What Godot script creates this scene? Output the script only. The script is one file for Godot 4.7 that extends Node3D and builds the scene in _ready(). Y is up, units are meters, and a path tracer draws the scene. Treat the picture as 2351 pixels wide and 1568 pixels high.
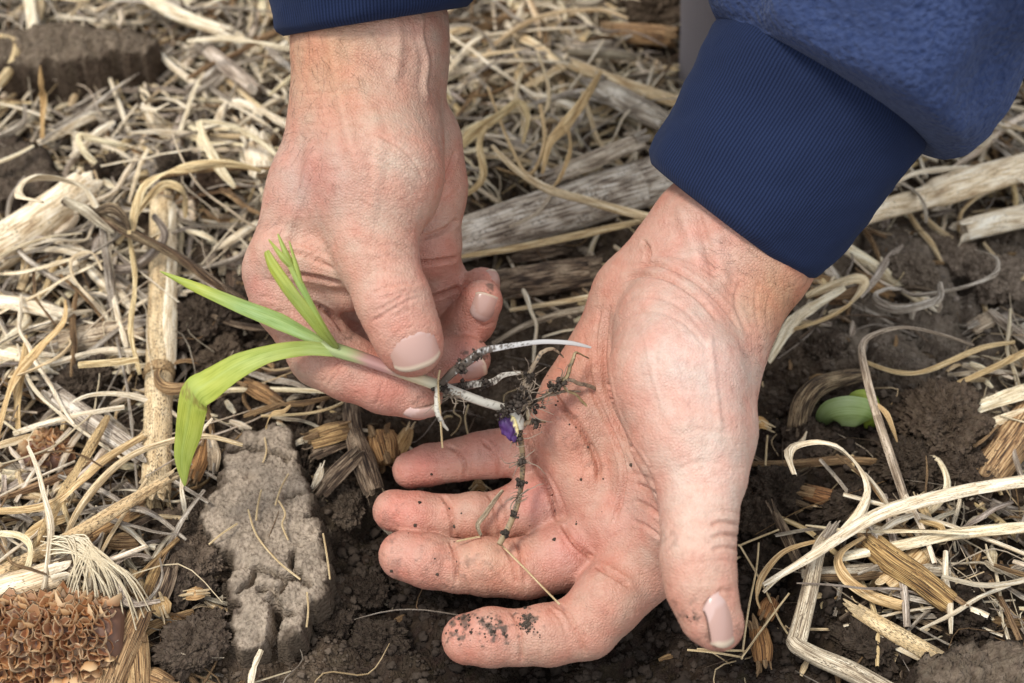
extends Node3D

# ---------- camera frame (metres) ----------
const FOCAL := 3500.0                      # lens focal length in the units of a 2351-wide picture
const PITCH := 50.0
var EYE := Vector3(0.0, 0.429, 0.36)
var VIEW := Basis()
var M := {}
var names := {}
var rng := RandomNumberGenerator.new()
var n_low := FastNoiseLite.new()
var n_mid := FastNoiseLite.new()
var n_fine := FastNoiseLite.new()

func cam(px: float, py: float, d_mm: float) -> Vector3:        # point in the axes of the view, d_mm in front of the eye
	var d := d_mm * 0.001
	return Vector3((px - 1175.5) / FOCAL * d, -(py - 784.0) / FOCAL * d, -d)

func at(px: float, py: float, d_mm: float) -> Vector3:
	return EYE + VIEW * cam(px, py, d_mm)

func ground(px: float, py: float, h := 0.0) -> Vector3:          # point of the field at height h
	var dir := VIEW * cam(px, py, 1000.0)
	var t := (h - EYE.y) / dir.y
	return EYE + dir * t

func on_soil(px: float, py: float, lift := 0.0) -> Vector3:
	var p := ground(px, py, 0.0)
	for k in 4:
		p = ground(px, py, soil_height(p.x, p.z) + lift)
	return p

# ---------- tree bookkeeping ----------
func numbered(called: String) -> String:
	var n: int = names.get(called, 0)
	names[called] = n + 1
	return called if n == 0 else "%s_%03d" % [called, n]

func tag(o: Node, label := "", category := "", group := "", kind := "") -> Node:
	if label: o.set_meta("label", label)
	if category: o.set_meta("category", category)
	if group: o.set_meta("group", group)
	if kind: o.set_meta("kind", kind)
	return o

func thing(called: String, where: Vector3, label: String, category: String, group := "") -> Node3D:
	var o := Node3D.new()
	o.name = numbered(called)
	add_child(o)
	o.position = where
	tag(o, label, category, group)
	return o

func piece(called: String, mesh: Mesh, mat: Material, parent: Node3D) -> MeshInstance3D:   # a part under a thing
	var o := MeshInstance3D.new()
	o.name = called
	o.mesh = mesh
	o.material_override = mat
	parent.add_child(o, true)
	return o

func solo(called: String, mesh: Mesh, mat: Material, where: Vector3, label := "", category := "", group := "", kind := "") -> MeshInstance3D:
	var o := MeshInstance3D.new()
	o.name = numbered(called)
	o.mesh = mesh
	o.material_override = mat
	add_child(o)
	o.position = where
	tag(o, label, category, group, kind)
	return o

# ---------- mesh building ----------
class Geo:
	var v := PackedVector3Array()
	var n := PackedVector3Array()
	var uv := PackedVector2Array()
	var c := PackedColorArray()
	var ix := PackedInt32Array()

	func vert(p: Vector3, t := Vector2.ZERO, col := Color.WHITE) -> int:
		v.append(p); uv.append(t); c.append(col)
		return v.size() - 1

	func tri(a: int, b: int, d: int) -> void:
		ix.append(a); ix.append(b); ix.append(d)

	func quad(a: int, b: int, d: int, e: int) -> void:      # counter-clockwise seen from outside
		ix.append(a); ix.append(d); ix.append(b)
		ix.append(a); ix.append(e); ix.append(d)

	func normals() -> void:
		n.resize(v.size())
		n.fill(Vector3.ZERO)
		for k in range(0, ix.size(), 3):
			var a := ix[k]; var b := ix[k + 1]; var d := ix[k + 2]
			var f := (v[d] - v[a]).cross(v[b] - v[a])
			n[a] += f; n[b] += f; n[d] += f
		for k in n.size():
			n[k] = n[k].normalized()

	func mesh() -> ArrayMesh:
		if n.size() != v.size(): normals()
		var a := []
		a.resize(Mesh.ARRAY_MAX)
		a[Mesh.ARRAY_VERTEX] = v
		a[Mesh.ARRAY_NORMAL] = n
		a[Mesh.ARRAY_TEX_UV] = uv
		a[Mesh.ARRAY_COLOR] = c
		a[Mesh.ARRAY_INDEX] = ix
		var m := ArrayMesh.new()
		m.add_surface_from_arrays(Mesh.PRIMITIVE_TRIANGLES, a)
		return m

func spline(pts: Array, vals: Array, steps: int) -> Array:      # Catmull-Rom through pts; vals ride along
	var op := PackedVector3Array()
	var ov := PackedFloat32Array()
	var n := pts.size()
	for i in n - 1:
		var p0: Vector3 = pts[maxi(i - 1, 0)]
		var p1: Vector3 = pts[i]
		var p2: Vector3 = pts[i + 1]
		var p3: Vector3 = pts[mini(i + 2, n - 1)]
		for s in steps:
			var t := float(s) / steps
			op.append(p1.cubic_interpolate(p2, p0, p3, t))
			ov.append(lerpf(vals[i], vals[i + 1], t))
	op.append(pts[n - 1])
	ov.append(vals[n - 1])
	return [op, ov]

# A tube along a path. Ends closed by a cap; knots > 0 adds bumps; rough moves the wall in and out.
func tube_into(g: Geo, path: PackedVector3Array, rad: PackedFloat32Array, sides: int, tint := Color.WHITE, rough := 0.0, flat := 1.0, vscale := 0.08, hollow := false) -> void:
	var n := path.size()
	var t0 := (path[1] - path[0]).normalized()
	var side := t0.cross(Vector3.UP)
	if side.length() < 0.1: side = t0.cross(Vector3.RIGHT)
	side = side.normalized()
	var run := 0.0
	var first := g.v.size()
	for i in n:
		var t := (path[mini(i + 1, n - 1)] - path[maxi(i - 1, 0)]).normalized()
		side = (side - t * side.dot(t)).normalized()
		var up := side.cross(t)
		if i > 0: run += path[i].distance_to(path[i - 1])
		for s in sides + 1:
			var a := TAU * s / sides
			var r := rad[i]
			if rough > 0.0:
				var q := path[i] + (side * cos(a) + up * sin(a)) * r
				r *= 1.0 + rough * n_mid.get_noise_3d(q.x * 900.0, q.y * 900.0, q.z * 900.0) + rough * 0.6 * n_mid.get_noise_2d(cos(a) * 130.0 + first, sin(a) * 130.0)
			g.vert(path[i] + side * cos(a) * r + up * sin(a) * r * flat, Vector2(2.0 * s / sides, run / vscale), tint)
	var w := sides + 1
	for i in n - 1:
		for s in sides:
			var a := first + i * w + s
			g.quad(a, a + 1, a + w + 1, a + w)
	for e in 2:
		var i := 0 if e == 0 else n - 1
		var t := (path[1] - path[0]).normalized() if e == 0 else (path[n - 1] - path[n - 2]).normalized()
		var inner := path[i] - t * (0.0 if e == 1 else 0.0)
		var dip := (-t if e == 1 else t) * rad[i] * (1.1 if hollow else -0.25)
		var ring := g.v.size()
		for s in sides + 1:
			g.vert(g.v[first + i * w + s].lerp(inner, 0.22), Vector2(2.0 * s / sides, 0.0), tint)
		var mid := g.vert(inner + dip, Vector2(0.5, 0.02), tint)
		for s in sides:
			var o := first + i * w + s
			if e == 0:
				g.quad(o + 1, o, ring + s, ring + s + 1)
				g.ix.append(ring + s); g.ix.append(ring + s + 1); g.ix.append(mid)
			else:
				g.quad(o, o + 1, ring + s + 1, ring + s)
				g.ix.append(ring + s + 1); g.ix.append(ring + s); g.ix.append(mid)

func tube(pts: Array, radii: Array, sides := 8, steps := 4, rough := 0.0, tint := Color.WHITE, flat := 1.0, hollow := false) -> ArrayMesh:
	var s := spline(pts, radii, steps)
	var g := Geo.new()
	tube_into(g, s[0], s[1], sides, tint, rough, flat, 0.08, hollow)
	return g.mesh()

# A leaf or strip with real thickness: a closed band along a path. facing: its upper side; curl: how much the cross-section arches.
func band_into(g: Geo, path: PackedVector3Array, half: PackedFloat32Array, facing: PackedVector3Array, curl: float, thick: float, cols := 4, tint := Color.WHITE, ripple := 0.0, vscale := 0.08) -> void:
	var n := path.size()
	var first := g.v.size()
	var run := 0.0
	var w := (cols + 1) * 2
	var salt := rng.randf() * 1000.0
	for i in n:
		var t := (path[mini(i + 1, n - 1)] - path[maxi(i - 1, 0)]).normalized()
		var f := facing[mini(i, facing.size() - 1)]
		var across := t.cross(f)
		if across.length() < 0.05: across = t.cross(Vector3(0.31, 0.5, 0.81))
		across = across.normalized()
		var up := across.cross(t).normalized()
		if i > 0: run += path[i].distance_to(path[i - 1])
		for layer in 2:
			for k in cols + 1:
				var u := 2.0 * k / cols - 1.0
				var h := half[i]
				var rise := (1.0 - u * u) * curl * h
				if ripple > 0.0:
					rise += ripple * h * n_mid.get_noise_2d(run * 2600.0 + salt, u * 60.0 + salt)
				var off := thick * (0.5 if layer == 0 else -0.5) * (1.0 - 0.6 * absf(u))
				g.vert(path[i] + across * u * h + up * (rise + off), Vector2(0.5 + 0.5 * u, run / vscale), tint)
	for i in n - 1:
		var a := first + i * w
		for k in cols:
			g.quad(a + k + 1, a + k, a + w + k, a + w + k + 1)
			var b := a + cols + 1
			g.quad(b + k, b + k + 1, b + w + k + 1, b + w + k)
		g.quad(a, a + cols + 1, a + w + cols + 1, a + w)
		g.quad(a + w + cols, a + w + 2 * cols + 1, a + 2 * cols + 1, a + cols)
	for k in cols:
		var a := first
		g.quad(a + k, a + k + 1, a + cols + 2 + k, a + cols + 1 + k)
		a = first + (n - 1) * w
		g.quad(a + cols + 1 + k, a + cols + 2 + k, a + k + 1, a + k)

func band(pts: Array, widths: Array, facing: Array, steps := 5, curl := 0.3, thick := 0.0004, cols := 4, tint := Color.WHITE, ripple := 0.0) -> ArrayMesh:
	var s := spline(pts, widths, steps)
	var f := PackedVector3Array()
	var n: int = s[0].size()
	for i in n:
		var t := float(i) / (n - 1) * (facing.size() - 1)
		var k := mini(int(t), maxi(facing.size() - 2, 0))
		f.append((facing[k] as Vector3).lerp(facing[mini(k + 1, facing.size() - 1)], t - k).normalized())
	var g := Geo.new()
	band_into(g, s[0], s[1], f, curl, thick, cols, tint, ripple)
	return g.mesh()

# Rings lofted one after the other; each ring is [centre, half-width vector, half-depth vector].
func loft(rings: Array, sides: int, swell: Callable, steps := 6, cap_end := true, uvs := Vector2(0.03, 0.03)) -> Geo:
	var g := Geo.new()
	var cs := []; var xs := []; var ys := []; var zero := []
	for r in rings:
		cs.append(r[0]); xs.append(r[1]); ys.append(r[2]); zero.append(0.0)
	var c: PackedVector3Array = spline(cs, zero, steps)[0]
	var x: PackedVector3Array = spline(xs, zero, steps)[0]
	var y: PackedVector3Array = spline(ys, zero, steps)[0]
	var run := 0.0
	for i in c.size():
		if i > 0: run += c[i].distance_to(c[i - 1])
		var around := x[0].length() * TAU
		for s in sides + 1:
			var a := TAU * s / sides
			var out := x[i] * cos(a) + y[i] * sin(a)
			var p := c[i] + out
			p += out.normalized() * (swell.call(float(i) / (c.size() - 1), a, p) as float)
			g.vert(p, Vector2(round(around / uvs.x) * s / sides, run / uvs.y))
	var w := sides + 1
	var flip := (x[0].cross(y[0])).dot(c[1] - c[0]) < 0.0
	for i in c.size() - 1:
		for s in sides:
			var a := i * w + s
			if flip: g.quad(a + 1, a, a + w, a + w + 1)
			else: g.quad(a, a + 1, a + w + 1, a + w)
	if cap_end:
		var m := g.vert(c[c.size() - 1])
		var b := (c.size() - 1) * w
		for s in sides:
			if flip: g.tri(b + s, b + s + 1, m)
			else: g.tri(b + s + 1, b + s, m)
	g.normals()
	for i in c.size():                     # close the seam's normals
		var a := i * w
		var s := (g.n[a] + g.n[a + sides]).normalized()
		g.n[a] = s; g.n[a + sides] = s
	return g

# ---------- flesh: tapered capsules, joined smoothly, meshed as surface nets ----------
class Flesh:
	var g: Geo
	var bones: Array = []          # [a, b, ra, rb, k]
	var cell := 0.0011

	func bone(a: Vector3, b: Vector3, ra: float, rb: float, k := 6.0) -> void:
		bones.append([a, b, ra * 0.001, rb * 0.001, k * 0.001])

	func build(smooth := 2) -> void:
		var lo := Vector3(9, 9, 9)
		var hi := -lo
		for b in bones:
			for e in 2:
				var p: Vector3 = b[e]
				var r: float = b[2 + e]
				lo = lo.min(p - Vector3(r, r, r)); hi = hi.max(p + Vector3(r, r, r))
		lo -= Vector3.ONE * cell * 4.0
		hi += Vector3.ONE * cell * 4.0
		var nx := int((hi.x - lo.x) / cell) + 2
		var ny := int((hi.y - lo.y) / cell) + 2
		var nz := int((hi.z - lo.z) / cell) + 2
		var f := PackedFloat32Array()
		f.resize(nx * ny * nz)
		f.fill(1.0)
		for b in bones:
			var a: Vector3 = b[0]
			var e: Vector3 = b[1]
			var ra: float = b[2]
			var rb: float = b[3]
			var k: float = b[4]
			var mar := k + cell * 2.5
			var rmax := maxf(ra, rb) + mar
			var l := (a.min(e) - Vector3.ONE * rmax - lo) / cell
			var h := (a.max(e) + Vector3.ONE * rmax - lo) / cell
			var i0 := maxi(int(l.x), 0); var i1 := mini(int(h.x) + 1, nx - 1)
			var j0 := maxi(int(l.y), 0); var j1 := mini(int(h.y) + 1, ny - 1)
			var k0 := maxi(int(l.z), 0); var k1 := mini(int(h.z) + 1, nz - 1)
			var d := e - a
			var dd := maxf(d.length_squared(), 1e-12)
			for kz in range(k0, k1 + 1):
				for jy in range(j0, j1 + 1):
					var row := (kz * ny + jy) * nx
					var p := lo + Vector3(i0, jy, kz) * cell - a
					# quick reject of rows far from the axis in y and z
					for ixx in range(i0, i1 + 1):
						var t := clampf(p.dot(d) / dd, 0.0, 1.0)
						var dist := (p - d * t).length() - (ra + (rb - ra) * t)
						p.x += cell
						if dist < mar:
							var old := f[row + ixx]
							var hh := k - absf(old - dist)
							var m := minf(old, dist)
							if hh > 0.0: m -= hh * hh / k * 0.25
							f[row + ixx] = m
		g = Geo.new()
		var where := {}
		var cells := PackedInt32Array()
		var off := [0, 1, nx, nx + 1, nx * ny, nx * ny + 1, nx * ny + nx, nx * ny + nx + 1]
		var edges := [[0, 1], [2, 3], [4, 5], [6, 7], [0, 2], [1, 3], [4, 6], [5, 7], [0, 4], [1, 5], [2, 6], [3, 7]]
		var lim := cell * 2.2
		var nxy := nx * ny
		for kz in nz - 1:
			for jy in ny - 1:
				var row := kz * nxy + jy * nx
				for i in nx - 1:
					var q := row + i
					var v0 := f[q]
					if v0 > lim or v0 < -lim: continue
					var s := 0
					if v0 < 0.0: s += 1
					if f[q + 1] < 0.0: s += 1
					if f[q + nx] < 0.0: s += 1
					if f[q + nx + 1] < 0.0: s += 1
					if f[q + nxy] < 0.0: s += 1
					if f[q + nxy + 1] < 0.0: s += 1
					if f[q + nxy + nx] < 0.0: s += 1
					if f[q + nxy + nx + 1] < 0.0: s += 1
					if s == 0 or s == 8: continue
					var sum := Vector3.ZERO
					var cnt := 0
					for ed in edges:
						var a: int = ed[0]
						var b: int = ed[1]
						var fa := f[q + off[a]]
						var fb := f[q + off[b]]
						if (fa < 0.0) != (fb < 0.0):
							var t := fa / (fa - fb)
							var pa := Vector3(a & 1, (a >> 1) & 1, a >> 2)
							var pb := Vector3(b & 1, (b >> 1) & 1, b >> 2)
							sum += pa.lerp(pb, t)
							cnt += 1
					where[q] = g.vert(lo + (Vector3(i, jy, kz) + sum / cnt) * cell)
					cells.append(q)
		var step := [1, nx, nxy]
		for q in cells:
			var inside := f[q] < 0.0
			for ax in 3:
				if (f[q + step[ax]] < 0.0) == inside: continue
				var u: int = step[(ax + 1) % 3]
				var w: int = step[(ax + 2) % 3]
				var c0: int = where.get(q - u - w, -1)
				var c1: int = where.get(q - w, -1)
				var c2: int = where.get(q, -1)
				var c3: int = where.get(q - u, -1)
				if c0 < 0 or c1 < 0 or c2 < 0 or c3 < 0: continue
				if inside: g.quad(c0, c1, c2, c3)
				else: g.quad(c3, c2, c1, c0)
		for it in smooth:
			relax(0.5)
		g.normals()

	func relax(amount: float) -> void:
		var s := PackedVector3Array()
		s.resize(g.v.size())
		var cn := PackedInt32Array()
		cn.resize(g.v.size())
		for k in range(0, g.ix.size(), 3):
			var a := g.ix[k]; var b := g.ix[k + 1]; var d := g.ix[k + 2]
			s[a] += g.v[b] + g.v[d]; s[b] += g.v[a] + g.v[d]; s[d] += g.v[a] + g.v[b]
			cn[a] += 2; cn[b] += 2; cn[d] += 2
		for k in g.v.size():
			if cn[k] > 0: g.v[k] = g.v[k].lerp(s[k] / cn[k], amount)

# ---------- hands ----------
func chain(fl: Flesh, pts: Array, k := 5.0) -> void:           # pts: [px, py, depth mm, radius mm]
	for i in pts.size() - 1:
		var a: Array = pts[i]
		var b: Array = pts[i + 1]
		fl.bone(cam(a[0], a[1], a[2]), cam(b[0], b[1], b[2]), a[3], b[3], k)

func finger(fl: Flesh, pts: Array) -> void:                       # blends into the palm at its root, stays apart from its neighbours
	chain(fl, [pts[0], pts[1]], 2.6)
	chain(fl, pts.slice(1), 1.3)

func blob(fl: Flesh, px: float, py: float, d: float, r: float, k := 6.0) -> void:
	fl.bone(cam(px, py, d), cam(px + 2.0, py, d), r, r, k)

func to_px(p: Vector3) -> Vector2:
	return Vector2(p.x / -p.z * FOCAL + 1175.5, -p.y / -p.z * FOCAL + 784.0)

# Press lines into the skin: [points, width mm, depth mm, nearest depth mm, farthest depth mm]
func press_lines(fl: Flesh, lines: Array) -> void:
	var g := fl.g
	var bucket := {}
	var px := PackedVector2Array()
	px.resize(g.v.size())
	for i in g.v.size():
		px[i] = to_px(g.v[i])
		if g.n[i].z < 0.05: continue
		var key := Vector2i(int(px[i].x / 24.0), int(px[i].y / 24.0))
		if not bucket.has(key): bucket[key] = PackedInt32Array()
		bucket[key].append(i)
	var push := PackedFloat32Array()
	push.resize(g.v.size())
	var red := PackedFloat32Array()
	red.resize(g.v.size())
	for l in lines:
		var pts: Array = l[0]
		var wide: float = l[1] * 6.0
		var deep: float = l[2] * (0.00125 if absf(l[2]) < 0.5 or l[1] > 0.95 else 0.0019)
		var dn: float = l[3] if l.size() > 3 else 0.0
		var df: float = l[4] if l.size() > 4 else 9999.0
		var fine: Array = []
		var zero: Array = []
		for p in pts:
			fine.append(Vector3(p[0], p[1], 0.0)); zero.append(0.0)
		var sm: PackedVector3Array = spline(fine, zero, 4)[0]
		var total := sm.size() - 1
		var best := {}
		for s in total:
			var a := Vector2(sm[s].x, sm[s].y)
			var b := Vector2(sm[s + 1].x, sm[s + 1].y)
			var r := wide * 2.6
			var lo := (a.min(b) - Vector2(r, r)) / 24.0
			var hi := (a.max(b) + Vector2(r, r)) / 24.0
			for bx in range(int(lo.x), int(hi.x) + 1):
				for by in range(int(lo.y), int(hi.y) + 1):
					var key := Vector2i(bx, by)
					if not bucket.has(key): continue
					for i in bucket[key]:
						var d := -g.v[i].z * 1000.0
						if d < dn or d > df: continue
						var t := clampf((px[i] - a).dot(b - a) / maxf((b - a).length_squared(), 1e-6), 0.0, 1.0)
						var off := (px[i] - a.lerp(b, t)).length()
						if off > r: continue
						var along := (s + t) / total
						var fade := smoothstep(0.0, 0.18, along) * smoothstep(1.0, 0.82, along)
						var e := exp(-off * off / (wide * wide)) - 0.16 * exp(-pow(off - 1.9 * wide, 2.0) / (wide * wide))
						e *= fade
						if not best.has(i) or e > best[i]: best[i] = e
		for i in best:
			var e: float = best[i]
			push[i] += e * deep
			if e > 0.0: red[i] = minf(red[i] + e * deep * 450.0, 1.0)
	for i in g.v.size():
		if push[i] != 0.0:
			g.v[i] -= g.n[i] * push[i]
			g.c[i] = g.c[i].lerp(Color(0.47, 0.20, 0.135), red[i] * 0.36)
	g.normals()

# Fine furrows that run round the limb: noise squeezed along the nearest bones
func furrows(fl: Flesh, amount: float) -> void:
	var g := fl.g
	var nb := fl.bones.size()
	var a := PackedVector3Array(); var d := PackedVector3Array(); var inv := PackedFloat32Array(); var ra := PackedFloat32Array(); var dn := PackedVector3Array()
	for b in fl.bones:
		var e: Vector3 = b[1] - b[0]
		if e.length() < 0.002: continue
		a.append(b[0]); d.append(e); inv.append(1.0 / e.length_squared()); ra.append((b[2] + b[3]) * 0.5); dn.append(e.normalized())
	nb = a.size()
	for i in g.v.size():
		if g.n[i].z < -0.15: continue
		var p := g.v[i]
		var dir := Vector3.ZERO
		for k in nb:
			var q := p - a[k]
			var off := (q - d[k] * clampf(q.dot(d[k]) * inv[k], 0.0, 1.0)).length() - ra[k]
			if off < 0.008:
				var w := exp(-off * 400.0)
				dir += dn[k] * (w if dn[k].dot(dir) >= 0.0 else -w)
		dir = dir.normalized()
		var s := p.dot(dir)
		var q1 := (p - dir * s) * 9000.0 + dir * s * 26000.0
		var q2 := (p - dir * s) * 30000.0 + dir * s * 14000.0
		var f := n_mid.get_noise_3d(q1.x, q1.y, q1.z)
		f = -absf(f) * 1.6 + 0.35 + 0.35 * n_mid.get_noise_3d(q2.x, q2.y, q2.z)
		g.v[i] = p + g.n[i] * f * amount
	g.normals()

# Skin tones: patches [px, py, radius px, colour, weight]; mottled by noise.
func tone(fl: Flesh, base: Color, patches: Array, mottle := 0.16) -> void:
	var g := fl.g
	for i in g.v.size():
		var p := to_px(g.v[i])
		var c := base
		for q in patches:
			var dx: float = (p.x - q[0]) / q[2]
			var dy: float = (p.y - q[1]) / q[2]
			var s := dx * dx + dy * dy
			if s < 4.0:
				c = c.lerp(q[3], exp(-s * 1.2) * q[4])
		var w := g.v[i]
		var m := n_low.get_noise_3d(w.x * 5200.0, w.y * 5200.0, w.z * 5200.0)
		var m2 := n_mid.get_noise_3d(w.x * 9000.0, w.y * 9000.0, w.z * 9000.0)
		c = Color(c.r * (1.0 + mottle * 0.25 * m + 0.05 * m2), c.g * (1.0 - mottle * m + 0.09 * m2), c.b * (1.0 - mottle * 1.2 * m + 0.09 * m2))
		g.c[i] = Color(c.r * 0.885, c.g * 0.885, c.b * 0.90)

# Soil smeared and stuck on the skin: [px, py, radius px, weight]
func soil_smears(fl: Flesh, marks: Array) -> void:
	var g := fl.g
	for i in g.v.size():
		if g.n[i].z < -0.2: continue
		var p := to_px(g.v[i])
		for q in marks:
			var s := p.distance_to(Vector2(q[0], q[1])) / float(q[2])
			if s > 1.5: continue
			var k := n_mid.get_noise_2d(p.x * 1.5, p.y * 1.5) * 1.0 + n_mid.get_noise_2d(p.x * 5.0 + 40.0, p.y * 5.0) * 0.5
			var a := smoothstep(0.05, 0.32, k + (1.0 - s) * 0.55 - 0.22) * float(q[3])
			g.c[i] = g.c[i].lerp(Color(0.085, 0.062, 0.045), clampf(a, 0.0, 0.9))

func nail_mesh(c: Vector3, along: Vector3, up: Vector3, wide: float, long: float, bend: float, tip_white := 0.16) -> ArrayMesh:
	var g := Geo.new()
	along = along.normalized()
	var across := along.cross(up).normalized()
	up = across.cross(along).normalized()
	var nu := 10
	var nv := 12
	for layer in 2:
		for j in nv + 1:
			for i in nu + 1:
				var u := 2.0 * i / nu - 1.0
				var v := 2.0 * j / nv - 1.0
				var wv := wide * (1.0 - 0.10 * maxf(-v, 0.0))
				# round the root end and the free end
				var lim := 1.0 - 0.42 * u * u * absf(u) if v < 0.0 else 1.0 - 0.30 * u * u * absf(u)
				var y := v * lim
				var ang := u * bend
				var rad := wv / sin(bend)
				var p := c + along * (y * long) + across * (sin(ang) * rad) + up * ((cos(ang) - 1.0) * rad - 0.00035 * y * y * 3.0)
				p += up * (0.0002 if layer == 0 else -0.0008) - up * 0.0007 * pow(maxf(-v, 0.0), 3.0) - up * 0.0005 * pow(absf(u), 4.0)
				var col := Color(0.435, 0.265, 0.215)
				var fe := 1.0 - tip_white - 0.06 * (1.0 - u * u)
				if v > fe: col = Color(0.57, 0.45, 0.33)
				elif v < -0.62 + 0.3 * u * u: col = Color(0.50, 0.335, 0.29)
				g.vert(p, Vector2(u * 0.5 + 0.5, v * 0.5 + 0.5), col)
	var w := nu + 1
	var half := w * (nv + 1)
	for j in nv:
		for i in nu:
			var a := j * w + i
			g.quad(a, a + 1, a + w + 1, a + w)
			g.quad(half + a + 1, half + a, half + a + w, half + a + w + 1)
	for j in nv:
		var a := j * w
		g.quad(a + w, half + a + w, half + a, a)
		a += nu
		g.quad(a, half + a, half + a + w, a + w)
	for i in nu:
		g.quad(i, half + i, half + i + 1, i + 1)
		var a := nv * w + i
		g.quad(a + 1, half + a + 1, half + a, a)
	return g.mesh()

# The skin's surface at a spot of the view: [point, normal]
func skin_at(fl: Flesh, px: float, py: float, reach := 9.0) -> Array:
	var front := -9.0
	for i in fl.g.v.size():
		if fl.g.n[i].z > 0.0 and to_px(fl.g.v[i]).distance_to(Vector2(px, py)) < reach:
			front = maxf(front, fl.g.v[i].z)
	var p := Vector3.ZERO
	var n := Vector3.ZERO
	var c := 0
	for i in fl.g.v.size():
		if fl.g.n[i].z > 0.0 and fl.g.v[i].z > front - 0.004 and to_px(fl.g.v[i]).distance_to(Vector2(px, py)) < reach:
			p += fl.g.v[i]; n += fl.g.n[i]; c += 1
	return [p / maxi(c, 1), n.normalized()]

func nail(fl: Flesh, hand: Node3D, px: float, py: float, dx: float, dy: float, up: Vector3, wide: float, long: float, bend: float, white: float, lift := 0.0) -> void:
	var s := skin_at(fl, px, py)
	var n: Vector3 = (s[1] as Vector3).lerp(up.normalized(), 0.5).normalized()
	var along := Vector3(dx, -dy, 0.0).normalized()
	along = (along - n * n.dot(along)).normalized()
	piece("fingernail", nail_mesh(s[0] + n * (0.0004 + lift), along, n, wide, long, bend, white), M.nail, hand)

func hair_strands(fl: Flesh, spots: Array, r: float) -> ArrayMesh:      # [px, py, spread px, count, dir x, dir y, length mm]
	var g := Geo.new()
	for sp in spots:
		var near := PackedInt32Array()
		for i in fl.g.v.size():
			if fl.g.n[i].z > -0.35 and to_px(fl.g.v[i]).distance_to(Vector2(sp[0], sp[1])) < sp[2]:
				near.append(i)
		if near.is_empty(): continue
		for k in int(sp[3]):
			var i := near[rng.randi() % near.size()]
			var p := fl.g.v[i]
			var nn := fl.g.n[i]
			var dir := Vector3(sp[4] + rng.randf_range(-0.5, 0.5), sp[5] + rng.randf_range(-0.5, 0.5), 0.0).normalized()
			dir = (dir - nn * nn.dot(dir)).normalized()
			var bend := nn.cross(dir) * rng.randf_range(-0.7, 0.7)
			var l: float = sp[6] * 0.001 * rng.randf_range(0.5, 1.2)
			var path := PackedVector3Array()
			var rad := PackedFloat32Array()
			for s in 5:
				var t := s / 4.0
				path.append(p + dir * l * t + bend * l * t * t + nn * (l * 0.45 * t * (1.0 - 0.75 * t) - 0.0002))
				rad.append(r * (1.0 - 0.75 * t))
			tube_into(g, path, rad, 3)
	return g.mesh()

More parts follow.
